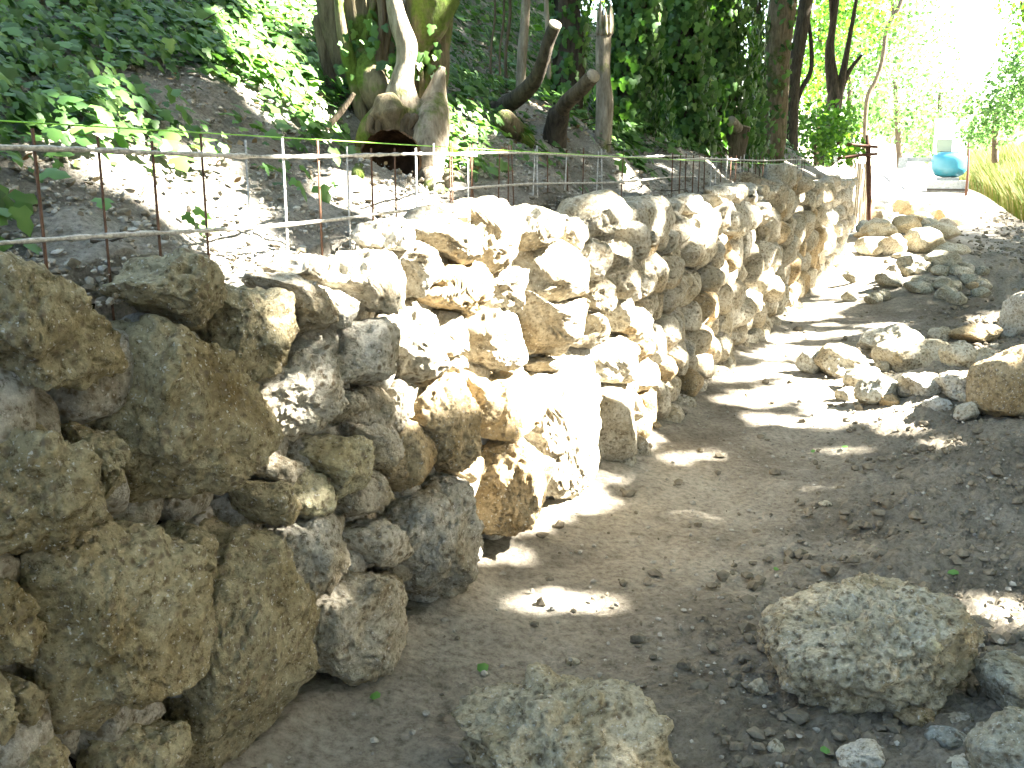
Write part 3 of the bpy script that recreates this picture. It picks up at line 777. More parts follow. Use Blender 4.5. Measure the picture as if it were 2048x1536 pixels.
def extra(n, u0, u1, v0, v1, wlo, whi, label, group, tn, rough=.8):
    for _ in range(n):
        u, v = random.uniform(u0, u1), random.uniform(v0, v1); w_ = random.uniform(wlo, whi)
        rock(u - w_ / 2, v - w_ * .38, u + w_ / 2, v + w_ * .38, label, group, level=3, tn=tn if random.random() < .6 else None, deep=.85, rough=rough, facets=10)
extra(30, 1722, 1915, 415, 512, 26, 48, 'smaller pale rock packed into the far rubble pile', 'small rocks packed into the far rubble pile', PALE)
extra(24, 1700, 1970, 528, 598, 22, 44, 'small shaded grey stone of the spill below the far pile', 'small stones of the spill below the far pile', dull)
extra(24, 1660, 2000, 690, 815, 20, 50, 'smaller pale stone between the larger rocks of the middle heap', 'small stones between the rocks of the middle heap', PALE)
# fallen green leaves
for u, v, sz, lb in [(967, 1353, .042, 'fallen green leaf with a pale edge, just behind the wide pitted boulder'), (750, 1412, .036, 'fallen green leaf close to the bottom of the wall'),
                     (1746, 1110, .055, 'folded bright green leaf on dark soil above the crusty boulder'), (1905, 1158, .050, 'rounded green leaf on the soil at the upper right of the crusty boulder'),
                     (1550, 1155, .022, 'tiny yellow green leaf scrap left of the crusty boulder'), (1649, 1529, .03, 'pointed green leaf at the bottom edge'),
                     (1625, 910, .03, 'small green leaf far up the middle of the path'), (1690, 903, .035, 'pale green leaf on the path beside the small green one')]:
    P = at_ground(u, v); P[2] = gz(P[0], P[1]) + .022
    V, Fc = leaf_verts(np.zeros((1, 3)), np.array([[random.uniform(-.3, .3), random.uniform(-.5, 0), 1.]]), rnd(1), np.array([sz]), (OVAL_T[0] * np.array([1.5, 1, 2.2]), OVAL_T[1]))
    tag(link('fallen_leaf', mesh_np('fallen_leaf', V, Fc, M_FRESH), None, P), lb, 'leaf', 'green leaves dropped on the path')

# ---------------------------------------------------------------- wire mesh behind the wall top, string line
def wire(parent, a, b_, r, mat, name, amp=.0):
    a, b_ = np.array(a), np.array(b_); n_ = max(2, int(np.linalg.norm(b_ - a) / .02)) if amp else 2
    n_ = min(n_, 260)
    t = np.linspace(0, 1, n_)[:, None]; path = a * (1 - t) + b_ * t
    if amp: path[:, 2] += .006 * np.sin(np.linspace(0, 9, n_)) ; rr = r * (1 + amp * vnoise(path * 55)); 
    else: rr = np.full(n_, r)
    V, Fs = tube(path, rr, 6)
    loc = np.array(parent.location)
    return link(name, mesh_np(name, V - loc, Fs, mat), parent)
CRUSTED = {6, 7, 9, 12, 13, 15, 19, 25, 31}
def panel(s_list, out, ztop, zlow, s0, s1, label, tilt=0.0, crust=True, rr=.0029):
    p = empty('wire_mesh_panel', wp(s0, out, .9), label, 'wire mesh', 'rebar mesh panels standing behind the wall top')
    for i, s in enumerate(s_list):
        k = tilt * math.sin(i * 2.3)
        mat = M_CRUST if (i in CRUSTED) and crust else M_RUST
        wire(p, wp(s, out, .86), wp(s + k, out, ztop + random.uniform(.015, .04)), rr * random.uniform(.9, 1.2), mat, 'upright_wire')
    wire(p, wp(s0, out + .006, ztop), wp(s1, out + .006, ztop - .004), rr * 1.75, M_CRUST, 'cross_wire', .55)
    wire(p, wp(s0, out + .006, zlow), wp(s1, out + .006, zlow - .01), rr * 1.6, M_CRUST, 'cross_wire', .55)
def s_at(u, v, out): return float(sd(at_wall(u, v, out))[0][0])
o1 = -.14
sl1 = [s_at(u, 330, o1) for u in (72, 200, 307, 405, 494, 567, 637, 695, 743, 790, 832, 868, 904, 936)]
panel([sl1[0] - .32, sl1[0] - .16] + sl1, o1, 1.415, 1.255, sl1[0] - .5, sl1[-1] + .05, 'nearest rebar mesh panel with mud crusted cross wires, beside the ivy bank')
o2 = -.22
sl2 = [s_at(u, 330, o2) for u in (900, 932, 958, 990, 1014, 1036, 1057, 1079, 1100, 1122, 1143, 1165, 1190, 1212, 1240)]
panel(sl2, o2, 1.42, 1.30, sl2[0] - .02, sl2[-1] + 1.6, 'second rebar mesh panel with bent wires overlapping the nearest one', tilt=.075)
o3 = -.2
s3 = s_at(1345, 330, o3)
panel([s3 + .17 * i for i in range(34)], o3, 1.40, 1.16, s3, s3 + 5.8, 'farthest rebar mesh panel running to the end of the wall', tilt=.02, rr=.0036)
sa, sb = at_wall(-60, 238, -.02), at_wall(1700, 331, -.02)
t = np.linspace(0, 1, 60)[:, None]; path = sa * (1 - t) + sb * t; path[:, 2] -= .02 * (4 * t[:, 0] * (1 - t[:, 0]))
V, Fs = tube(path, np.full(60, .0013), 6)
tag(link('string_line', mesh_np('string_line', V - sa, Fs, M_STRING), None, sa), 'taut bright green mason string stretched above the wall', 'string')

# ---------------------------------------------------------------- trunks and sawn limbs on the bank
def limb(parent, name, pts, widths, dep, mat, seg=14, amp=.25, freq=7, sub=6, cap=True, ridges=0, rnd_end=True):
    """pts in photo pixels turned into points at a distance `dep` (one value or one per point); widths in pixels"""
    deps = dep if hasattr(dep, '__len__') else [dep] * len(pts)
    P = [at_depth(u, v, y) for (u, v), y in zip(pts, deps)]
    R = [.5 * w_ * y / F for w_, y in zip(widths, deps)]
    if rnd_end:
        P0 = P[0] + (P[0] - P[1]) / np.linalg.norm(P[0] - P[1]) * R[0] * .8; P1 = P[-1] + (P[-1] - P[-2]) / np.linalg.norm(P[-1] - P[-2]) * R[-1] * .8
        V, Fs = tube([P0] + P + [P1], [R[0] * .3] + R + [R[-1] * .3], seg, amp, freq, sub, cap, ridges)
    else:
        V, Fs = tube(P, R, seg, amp, freq, sub, cap, ridges)
    o = link(name, mesh_np(name, V - np.array(parent.location), Fs, mat), parent); return o, np.array(P), R
def cut_face(limb_o, P, R, mat=M_CUT):
    d = P[-1] - P[-2]; d = d / np.linalg.norm(d)
    V, Fs = tube([P[-1] - d * .004, P[-1] + d * .008], [R * 1.02, R * 1.0], 16, .06, 20)
    link('cut_face', mesh_np('cut_face', V - np.array(limb_o.parent.location), Fs, mat), limb_o)

D0 = 4.25
tr = empty('gnarled_tree', at_depth(800, 270, D0), 'old gnarled mossy tree base with twisted limbs over a dark hollow on the bank', 'tree')
def db(u, v): return float(at_bank(u, v)[1]) - .02
limb(tr, 'limb', [(712, -60), (716, 40), (731, 110), (756, 168), (780, 215), (796, 262)], [66, 71, 81, 78, 76, 85], [D0 + .1] * 3 + [D0] * 3, M_MOSS, 20, .30, 9)
limb(tr, 'limb', [(664, -20), (676, 60), (690, 130), (712, 190), (742, 250)], [68, 63, 56, 49, 41], D0 + .12, M_BARK, 16, .4, 8)
limb(tr, 'limb', [(640, 40), (652, 110), (664, 165), (692, 215)], [27, 27, 24, 17], D0 + .1, M_BARK, 10, .35, 8)
limb(tr, 'limb', [(784, -50), (788, 0), (800, 48), (814, 92), (812, 128), (805, 165), (806, 205), (818, 270)], [29, 29, 37, 41, 37, 46, 71, 98], D0 - .12, M_PALEBARK, 18, .28, 9)
limb(tr, 'limb', [(868, -60), (866, 0), (858, 45), (842, 78), (826, 108), (814, 128)], [95, 93, 73, 54, 41, 29], D0 + .02, M_MOSS, 18, .4, 8)
limb(tr, 'limb', [(888, -40), (888, 40), (880, 100), (878, 145), (868, 210)], [37, 34, 34, 37, 41], D0 + .08, M_MOSS, 14, .3, 8)
limb(tr, 'trunk', [(846, 20), (840, 130), (842, 200), (836, 270), (840, 310)], [81, 88, 112, 127, 110], D0 + .22, M_BARK, 20, .45, 6)
limb(tr, 'broken_stub', [(850, 345), (856, 290), (862, 240), (870, 195), (884, 140)], [73, 73, 71, 56, 15], [D0 - .25, D0 - .2, D0 - .15, D0 - .1, D0 - .1], M_PALEBARK, 16, .5, 9)
limb(tr, 'root', [(800, 225), (766, 245), (738, 272), (724, 310), (716, 350)], [76, 60, 44, 34, 26], [D0 - .05, D0 - .1, D0 - .15, db(724, 310), db(716, 350)], M_MOSS, 16, .4, 8)
limb(tr, 'root', [(822, 230), (836, 262), (846, 300), (854, 335), (866, 380)], [84, 66, 50, 46, 40], [D0 - .1, D0 - .15, D0 - .2, db(854, 335), db(866, 380)], M_PALEBARK, 16, .45, 8)
limb(tr, 'root', [(780, 225), (786, 255), (790, 285)], [90, 62, 24], D0 - .18, M_TRUNK, 16, .55, 10)
limb(tr, 'root', [(806, 240), (812, 268), (816, 300), (822, 330)], [40, 30, 20, 12], D0 - .2, M_BARK, 10, .4, 9)
V0, F0 = ico(4)
hp = at_bank(782, 340); hc = at_depth(782, 318, hp[1] + .10)
keep = (V0[:, 1] > -.25)
fk = F0[keep[F0].all(1)]; VV = V0 * np.array([.105, .22, .105]); VV = VV * (1 + .18 * fbm(V0 * 2.5, 3))[:, None]
link('hollow', mesh_np('hollow', VV + hc - np.array(tr.location), fk, M_ROT), tr)
for i in range(13):
    u0 = 690 + 14.5 * i + random.uniform(-8, 8); dd_ = D0 + random.uniform(-.06, .16); lean_ = random.uniform(-24, 24); w_ = random.uniform(12, 26)
    limb(tr, 'stem', [(u0 + lean_, -50), (u0 + lean_ * .6 + random.uniform(-12, 12), 40), (u0 + random.uniform(-14, 14), 120), (u0 * .75 + 200 + random.uniform(-10, 10), 195), (u0 * .6 + 320, 262)],
         [w_ * .8, w_, w_ * random.uniform(.7, 1.3), w_ * 1.2, w_ * 1.5], dd_, (M_MOSS, M_BARK, M_TRUNK)[i % 3], 10, .45, 9)
for i in range(7):
    u0 = 745 + 14 * i; limb(tr, 'root', [(u0, 235), (u0 + random.uniform(-12, 12), 258), (u0 + random.uniform(-18, 18), 270 + 26 * random.random()), (u0 + random.uniform(-20, 20), 290 + 40 * random.random())], [20, 14, 9, 4], D0 - .22, M_BARK, 8, .4, 9)
n = 230; base_ = np.array([at_depth(u, v, D0 - .12 + .2 * random.random()) for u, v in zip(RNG.uniform(670, 885, n), 20 + 250 * RNG.random(n))])
keep = vnoise(base_ * 5) > -.05; base_ = base_[keep]; n = len(base_)
V, Fc = leaf_verts(base_ - np.array(tr.location), np.array([[.3, -1, .4]]) + rnd(n) * .6, np.array([[0, 0, -1.]]) + rnd(n) * .6, RNG.uniform(.02, .05, n), IVY_T)
c_ = link('ivy', mesh_np('ivy', V, Fc, M_IVY), tr); c_['kind'] = 'stuff'
st = empty('dead_branch', at_depth(637, 272, 4.0), 'short mossy dead branch leaning on the ivy left of the gnarled tree', 'branch')
limb(st, 'branch', [(634, 274), (650, 258), (680, 226), (706, 190)], [12, 14, 13, 8], 4.05, M_BARK, 10, .2)

def sawn(name, pts, ws, dep, label, mat=M_BARK, cut=True, cat='stump', **k):
    e = empty(name, at_depth(pts[0][0], pts[0][1], dep if not hasattr(dep, '__len__') else dep[0]), label, cat)
    o, P, R = limb(e, 'limb', pts, ws, dep, mat, rnd_end=not cut, **k)
    if cut: cut_face(o, P, R[-1])
    return e
sawn('sawn_limb', [(985, 225), (1034, 196), (1068, 162), (1086, 120), (1098, 80), (1110, 50)], [34, 34, 30, 26, 24, 25], [float(at_bank(985, 225)[1]) + .1, 5.35, 5.2, 5.1, 5.05, 5.0], 'dark curved limb sawn off square at the top, standing among ivy', M_DARKBARK, amp=.12)
sawn('sawn_limb', [(1100, 270), (1128, 212), (1158, 182), (1186, 152)], [36, 32, 28, 27], [float(at_bank(1100, 270)[1]) + .05, 5.45, 5.3, 5.2], 'short leaning limb with pale round cut face beside the splintered trunk', M_BARK, amp=.12)
sawn('sawn_stump', [(1105, 300), (1112, 260), (1118, 225)], [56, 50, 44], [5.6, 5.55, 5.5], 'dark low stump below the leaning sawn limb', M_DARKBARK, amp=.25, cut=False)
sawn('sawn_log', [(1050, 285), (1030, 262), (1008, 238)], [44, 42, 40], [5.3, 5.2, 5.1], 'mossy grey log end half buried in ivy below the curved sawn limb', M_MOSS, amp=.12, cut=False)
sawn('splintered_trunk', [(1205, 300), (1210, 220), (1206, 150), (1206, 90), (1212, 40)], [36, 34, 32, 30, 22], 6.1, 'broken trunk with pale splintered top hung with dry vines', M_PALEBARK, cut=False, amp=.35, cat='tree')
sp = bpy.data.objects['splintered_trunk']
for i in range(9):
    a = i * .7; u0 = 1209 + 13 * math.cos(a); h0 = random.uniform(18, 52); yy = 6.1 + .05 * math.sin(a)
    limb(sp, 'splinter', [(u0, 66), (u0 + random.uniform(-1, 3), 40), (u0 + random.uniform(-2, 4), 40 - h0)], [11, 8, 2], yy, M_PALEBARK, 6, .3, 9, 3)
e = empty('sawn_stump', at_depth(1470, 300, 9.5), 'wide ivy smothered stump with a white cut top next to the tall bare trunk', 'stump')
o, P, R = limb(e, 'limb', [(1462, 330), (1470, 295), (1476, 268), (1480, 252)], [46, 46, 44, 42], 9.5, M_BARK, amp=.15, rnd_end=False); cut_face(o, P, R[-1])
o, P, R = limb(e, 'limb', [(1476, 258), (1470, 250), (1462, 242)], [22, 21, 20], [9.4, 9.36, 9.3], M_PALEBARK, amp=.1, rnd_end=False); cut_face(o, P, R[-1])

def tree(name, label, pts, ws, dep, mat, branches=(), seg=14, amp=.15, crown=None, ivy=None, cat='tree', leafmat=None, lsize=.1, group=None, ridges=0, leaf_t=RHOMB_T):
    d0 = dep if not hasattr(dep, '__len__') else dep[0]
    e = empty(name, at_depth(pts[0][0], pts[0][1], d0), label, cat, group)
    o, P, R = limb(e, 'trunk', pts, ws, dep, mat, seg, amp, 6, 6, True, ridges)
    for bp, bw in branches: limb(e, 'branch', bp, bw, d0, mat, 8, .15)
    rl = np.array(e.location)
    if crown:
        C = []
        for (c, r, n_) in crown:
            q = rnd(n_) * (RNG.random((n_, 1)) ** .45) * np.array(r); C.append(np.array(c) + q)
        C = np.concatenate(C); m = len(C)
        V, Fc = leaf_verts(C - rl, rnd(m) + np.array([0, 0, .6]), rnd(m) + np.array([0, 0, -.5]), lsize * RNG.uniform(.6, 1.3, m), leaf_t)
        c_ = link('crown', mesh_np('crown', V, Fc, leafmat or M_FARLEAF), e); c_['kind'] = 'stuff'
    if ivy:
        n_, thick, sz = ivy
        PP = np.array(P); t = RNG.random(n_) * (len(PP) - 1); i = np.minimum(t.astype(int), len(PP) - 2); f_ = (t - i)[:, None]
        C = PP[i] * (1 - f_) + PP[i + 1] * f_; rr = np.array(R)[i]
        th = RNG.uniform(0, 2 * math.pi, n_); dirs = np.stack([np.cos(th), np.sin(th), 0 * th], 1)
        lump = .5 + .8 * np.clip(vnoise(C * 1.7 + dirs * 1.2), -.4, 1)
        C = C + dirs * (rr + thick * lump * RNG.random(n_))[:, None]
        V, Fc = leaf_verts(C - rl, dirs + rnd(n_) * .55, np.array([[0, 0, -1.]]) + rnd(n_) * .5, sz * RNG.uniform(.6, 1.25, n_), IVY_T)
        c_ = link('ivy', mesh_np('ivy', V, Fc, M_IVY), e); c_['kind'] = 'stuff'
    return e

# thin stems and ivy-clad trunks
tree('thin_tree', 'thin pale grey barked trunk left of the curved sawn limb', [(1040, 190), (1044, 110), (1050, 40), (1056, -80)], [18, 19, 19, 17], 6.0, M_PALEBARK, amp=.2)
tree('thin_tree', 'slender tan pole stem rising behind the curved sawn limb', [(1098, 150), (1095, 60), (1092, 0), (1090, -90)], [9, 9, 9, 8], 5.6, M_PALEBARK, seg=8, amp=.05)
for k, (u, w_, y, lb) in enumerate([(1015, 7, 6.4, 'hair thin sapling stem left of the pale thin trunk'), (985, 5, 6.2, 'thin bent sapling stem right of the gnarled tree'), (1003, 5, 6.3, 'second thin sapling stem right of the gnarled tree')]):
    tree('sapling', lb, [(u, 200), (u - 4, 110), (u + 5, 30), (u + 2, -60)], [w_] * 4, y, M_BARK, seg=6, amp=.05)
tree('vine_tree', 'dark trunk hung with parallel dry vine stems behind the sawn limbs', [(1136, 260), (1138, 150), (1134, 40), (1132, -100)], [62, 60, 56, 54], 6.6, M_DARKBARK, amp=.3, ridges=9, ivy=(500, .10, .055))
tree('ivy_clad_tree', 'leftmost of the ivy clad trunks, catching sun beside the splintered trunk', [(1262, 320), (1264, 180), (1268, 40), (1270, -120)], [60, 58, 56, 54], 7.6, M_DARKBARK, ivy=(2600, .34, .062))
tree('ivy_clad_tree', 'dark ivy clad trunk in the middle of the three', [(1352, 320), (1356, 180), (1358, 40), (1360, -120)], [70, 66, 62, 60], 9.0, M_DARKBARK, ivy=(3600, .42, .068))
tree('ivy_clad_tree', 'rightmost of the ivy clad trunks beside the tall bare trunk', [(1440, 330), (1440, 180), (1438, 40), (1440, -120)], [64, 60, 58, 56], 10.0, M_DARKBARK, ivy=(3600, .45, .068))
tree('ivy_pole', 'narrow ivy covered stem touching the tall bare trunk', [(1514, 330), (1512, 240), (1512, 130), (1514, -40)], [20, 20, 18, 16], 11.3, M_DARKBARK, ivy=(1100, .16, .06))
tree('tall_tree', 'tall straight bare trunk with patches of ivy standing above the far wall', [(1541, 350), (1548, 270), (1551, 190), (1555, 100), (1566, 0), (1578, -120)], [42, 46, 48, 50, 52, 54], 12.0, M_TRUNK, amp=.12, ivy=(260, .10, .07))
tree('forked_tree', 'dark forked tree just right of the tall bare trunk', [(1582, 330), (1584, 220), (1588, 150), (1601, 70), (1612, 0), (1622, -100)], [26, 26, 26, 26, 26, 26], 15.0, M_DARKBARK,
     [([(1590, 215), (1603, 178), (1622, 140), (1622, 80), (1616, 30), (1620, -40)], [10, 10, 9, 8, 7, 6])], amp=.12)
tree('multi_stem_tree', 'dark multi stemmed tree splaying into thin stems', [(1655, 320), (1659, 250), (1668, 200), (1666, 150), (1662, 90), (1672, 0), (1680, -80)], [34, 34, 28, 18, 14, 12, 9], 20.0, M_DARKBARK,
     [([(1672, 215), (1682, 165), (1693, 110), (1702, 60), (1716, -20)], [22, 16, 12, 9, 7]), ([(1680, 185), (1700, 140), (1722, 112)], [12, 9, 6]), ([(1660, 180), (1655, 110), (1664, 40), (1658, -30)], [14, 12, 10, 8])], seg=10, amp=.15)
tree('leaning_tree', 'slim leaning stem arching up towards the open sky', [(1728, 300), (1734, 200), (1752, 160), (1765, 118), (1774, 60), (1800, 10), (1820, -60)], [8, 9, 9, 9, 9, 9, 8], 27.0, M_BARK, seg=8,
     branches=[([(1774, 60), (1785, 25), (1782, -30)], [8, 7, 6])])

# ---------------------------------------------------------------- far woods
def cl(u, v, y, r, n_): return (at_depth(u, v, y), r, n_)
FT = [
 ('bright bush leaning over the wall end under the tall bare trunk', (1630, 330), 17, [cl(1630, 270, 17, (.7, .7, .55), 800), cl(1668, 262, 17.5, (.5, .7, .5), 520), cl(1690, 300, 18, (.4, .6, .3), 300)], .10, 'bush'),
 ('leafy tree filling the gap between the forked and multi stemmed trees', (1640, 320), 24, [cl(1640, 60, 24, (1.1, 1.2, 1.5), 1500), cl(1610, 170, 23, (.8, 1, .9), 800), cl(1690, 20, 25, (1.3, 1.2, 1.2), 1500)], .13, 'tree'),
 ('pale green tree behind the multi stemmed tree', (1700, 330), 30, [cl(1700, 120, 30, (1.5, 1.4, 1.6), 1700), cl(1745, 60, 31, (1.6, 1.4, 1.4), 1500), cl(1740, 230, 29, (.9, 1, .7), 500)], .15, 'tree'),
 ('washed out sunlit tree left of the excavator', (1800, 330), 42, [cl(1790, 170, 42, (1.6, 1.6, 1.4), 700), cl(1830, 250, 42, (1.2, 1.6, 1.2), 600), cl(1810, 40, 44, (2.0, 1.8, 1.6), 900), cl(1750, 210, 40, (.8, 1.2, 1.2), 350)], .18, 'tree'),
 ('sunlit tree behind the excavator cab', (1880, 330), 55, [cl(1880, 190, 55, (1.8, 2, 1.6), 700), cl(1850, 110, 57, (2.0, 2, 1.4), 500), cl(1925, 240, 54, (1.6, 1.6, 1.4), 600), cl(1905, 290, 53, (2.2, 1.6, .9), 700)], .2, 'tree'),
 ('leafy tree overhanging the tall grass near the rusty post', (1990, 320), 26, [cl(1990, 230, 26, (.9, 1, .8), 900), cl(2040, 180, 25, (.9, 1, 1.0), 1300), cl(1960, 270, 27, (.6, .8, .4), 350), cl(2075, 90, 25, (.9, 1, 1), 900)], .12, 'tree'),
 ('thin foliage hanging in the upper right corner of the sky', (2130, 330), 22, [cl(2045, 15, 22, (.5, .7, .35), 260), cl(2120, 40, 22, (.8, .8, .9), 900), cl(2030, 80, 23, (.5, .6, .3), 140)], .10, 'tree')]
for lb, base, y, cr, ls, cat in FT:
    ws = [14, 12, 8] if cat == 'tree' else [8, 6, 4]
    top = cr[0][0]; tu = 1024 + F * ((top - CAMP) @ RT) / ((top - CAMP) @ FWD); tv = 768 - F * ((top - CAMP) @ UPV) / ((top - CAMP) @ FWD)
    tree('leafy_' + cat, lb, [base, ((base[0] + tu) / 2, (base[1] + tv) / 2), (tu, tv)], ws, y, M_BARK, seg=8, crown=cr, lsize=ls, cat=cat, leafmat=M_FARLEAF if y > 25 else M_LEAF)

# dense undergrowth behind the trunks: a mass nobody could count
n = 26000
s = RNG.uniform(2, 34, n); d = 2.2 + 5.5 * RNG.random(n); zz = RNG.random(n) ** 1.2 * 5.0
keep = vnoise(np.stack([s * .8, d * .8, zz * .9], 1)) > -.25 + .25 * (s > 12)
s, d, zz = s[keep], d[keep], zz[keep]; n = len(s)
P = W0 + E * s[:, None] - N * d[:, None]; P[:, 2] = bank_h(s, d) + zz
V, Fc = leaf_verts(P, rnd(n) + np.array([0, 0, .5]) + N * .5, rnd(n) + np.array([0, 0, -.8]), RNG.uniform(.06, .13, n), RHOMB_T)
tag(link('undergrowth', mesh_np('undergrowth', V, Fc, M_LEAF)), kind='stuff')
# distant wood closing the view
n = 9000
x = RNG.uniform(-30, 75, n); y = 75 + 25 * RNG.random(n); zz = 7.5 * RNG.random(n) ** .8 * (.7 + .5 * vnoise(np.stack([x * .25, 0 * x, 0 * x], 1)))
gap = np.abs(x / y - .44) < .03 * (zz / 4)
P = np.stack([x, y, zz + .6], 1)[~gap]; n = len(P)
V, Fc = leaf_verts(P, rnd(n), rnd(n), RNG.uniform(.35, .7, n), RHOMB_T)
tag(link('far_wood', mesh_np('far_wood', V, Fc, M_FARLEAF)), kind='stuff')

# ---------------------------------------------------------------- brown post with cross bars, palings, far post
YP = 17.0
base = at_depth(1739, 434, YP); gb = gz(base[0], base[1])
e = empty('brown_post', (base[0], base[1], gb), 'reddish brown timber post with two cross bars at the wall end', 'post')
top = at_depth(1736, 270, YP)
V, Fs = tube([(base[0], base[1], gb), tuple(base), tuple((base + top) / 2), tuple(top)], [.042, .041, .040, .038], 10, .08, 12)
link('post', mesh_np('post', V - np.array(e.location), Fs, M_POST), e)
for pts in ([(1677, 287), (1710, 290), (1752, 294)], [(1676, 317), (1715, 311), (1752, 308)]):
    limb(e, 'cross_bar', pts, [6.5, 6.5, 5.5], YP - .06, M_POST, 8, .12)
q = at_depth(1671, 318, YP - .06)
V, Fs = box(q - np.array(e.location), (.06, .04, .10)); link('white_tag', mesh_np('white_tag', V, Fs, plain('white_tag', (.75, .78, .8), .5), False), e)
e = empty('paling_fence', wp(17.6, .1, .3), 'row of pale sunlit timber palings behind the brown post', 'fence')
i = 0
for s in np.arange(18.4, 24, .27):
    h_ = 1.22 + random.uniform(-.10, .08); p = wp(s, -.28 + random.uniform(-.02, .02), 0); z0 = gz(p[0], p[1]) - .05
    if s < 18.9: h_ *= .6
    c = p + np.array([0, 0, z0 + h_ / 2]); R_ = np.stack([E, N, np.array([0, 0, 1.])], 1)
    V, Fs = box((0, 0, 0), (random.uniform(.13, .21), .025, h_), R_)
    top_pts = V[:, 2] > 0; V[top_pts] += E * random.uniform(-.02, .02)
    link('board', mesh_np('board', V, Fs, M_PALING, False), e, c - np.array(e.location))
for zr in (.35, .95):
    V, Fs = tube([wp(18.4, -.32, zr + .1), wp(23, -.32, zr + .2), wp(28, -.32, zr + .3)], [.03] * 3, 6); link('rail', mesh_np('rail', V - np.array(e.location), Fs, M_PALING), e)
b_ = at_depth(1936, 345, 30); tp = at_depth(1938, 262, 30)
e = empty('rusty_post', (b_[0], b_[1], gz(b_[0], b_[1])), 'dark rusty pole standing at the edge of the tall grass beside the excavator', 'post')
V, Fs = tube([(b_[0], b_[1], gz(b_[0], b_[1])), tuple(b_), tuple(tp)], [.038, .036, .034], 8, .1); link('pole', mesh_np('pole', V - np.array(e.location), Fs, M_POST), e)

# ---------------------------------------------------------------- grass bank on the right
VA, VB = at_ground(2062, 448), at_ground(1934, 374)
print('verge', VA, VB)
def verge_xy(t): # runs along the right edge of the track from 19 m to 45 m
    y = 17 + 30 * t; x = VA[0] + (VB[0] - VA[0]) * (y - VA[1]) / (VB[1] - VA[1]); return x, y
tv_ = np.linspace(0, 1, 60); wv_ = np.linspace(0, 8, 24)
T_ = np.repeat(tv_, 24); W_ = np.tile(wv_, 60); x, y = verge_xy(T_)
x = x + W_; z = ground_h(x, y) - .02 + .55 * sst(0, .9, W_) + .08 * vnoise(np.stack([x, y, 0 * x], 1) * 1.5)
VG = np.stack([x, y, z], 1)
tag(link('verge', mesh_np('verge', VG, grid_faces(60, 24), M_BANK)), kind='structure')
n = 15000
t = RNG.random(n) ** 1.3; w_ = -.1 + 2.2 * RNG.random(n) ** 1.5; x, y = verge_xy(t); x = x + w_
z = ground_h(x, y) + .55 * sst(0, .9, w_) - .03
hh = RNG.uniform(.5, 1.05, n) * (1 + .3 * vnoise(np.stack([x * 2, y, 0 * x], 1)))
lean = rnd(n) * .3; bw = RNG.uniform(.010, .022, n)
B0 = np.stack([x, y, z], 1); T1 = B0 + np.stack([lean[:, 0] * hh * .5, lean[:, 1] * hh * .5, hh * .6], 1); T2 = B0 + np.stack([lean[:, 0] * hh * 1.6, lean[:, 1] * hh * 1.6, hh], 1)
sx = np.stack([bw, 0 * bw, 0 * bw], 1)
V = np.stack([B0 - sx, B0 + sx, T1 + sx * .8, T1 - sx * .8, T2], 1).reshape(-1, 3); k = np.arange(n)[:, None] * 5
M_GRASS = leaf_mat('tall_grass', [(0, (.17, .13, .06)), (.4, (.12, .14, .035)), (.75, (.07, .12, .025)), (1, (.22, .17, .09))], (1.3, 1.4, .7), .7, .2, .4)
tag(link('tall_grass', mesh_np('tall_grass', V, [np.concatenate([k, k + 1, k + 2, k + 3], 1).astype(np.int32), np.concatenate([k + 3, k + 2, k + 4], 1).astype(np.int32)], M_GRASS)), kind='stuff')

# ---------------------------------------------------------------- mini excavator seen from behind
YE = 33.0
eb = at_depth(1893, 380, YE); ez = gz(eb[0], eb[1])
ex = empty('mini_excavator', (eb[0], eb[1], ez), 'turquoise mini excavator with white cab parked far down the path', 'excavator')
sc = 66 * YE / F / 1.0
M_TURQ = plain('turquoise_paint', (.025, .15, .20), .4, 0, 4, .1, .5, 0)
M_WHITE = plain('white_paint', (.75, .76, .76), .4, 0, 4, .05, .5, 0)
M_TRACK = plain('track_rubber', (.05, .045, .04), .9, 0, 30, .4)
M_STEEL = plain('grey_steel', (.24, .26, .26), .6, .2, 20, .3)
M_GLASS = plain('cab_glass', (.20, .24, .19), .08, 0, 3, .05, .6, 0)
def prism(outline, y0, y1, axis='y'):
    """an outline in (x,z) swept along y"""
    A = np.array(outline); n_ = len(A)
    V = np.concatenate([np.stack([A[:, 0], np.full(n_, y0), A[:, 1]], 1), np.stack([A[:, 0], np.full(n_, y1), A[:, 1]], 1)])
    Fq = np.array([(i, (i + 1) % n_, n_ + (i + 1) % n_, n_ + i) for i in range(n_)], dtype=np.int32)
    V = np.concatenate([V, [[A[:, 0].mean(), y0, A[:, 1].mean()], [A[:, 0].mean(), y1, A[:, 1].mean()]]]); a, b2 = 2 * n_, 2 * n_ + 1
    Ft = np.array([(a, (i + 1) % n_, i) for i in range(n_)] + [(b2, n_ + i, n_ + (i + 1) % n_) for i in range(n_)], dtype=np.int32)
    return V, [Fq, Ft]
def epart(name, VF, mat, parent=ex, smooth=False): return link(name, mesh_np(name, VF[0], VF[1], mat, smooth), parent)
hw = sc / 2
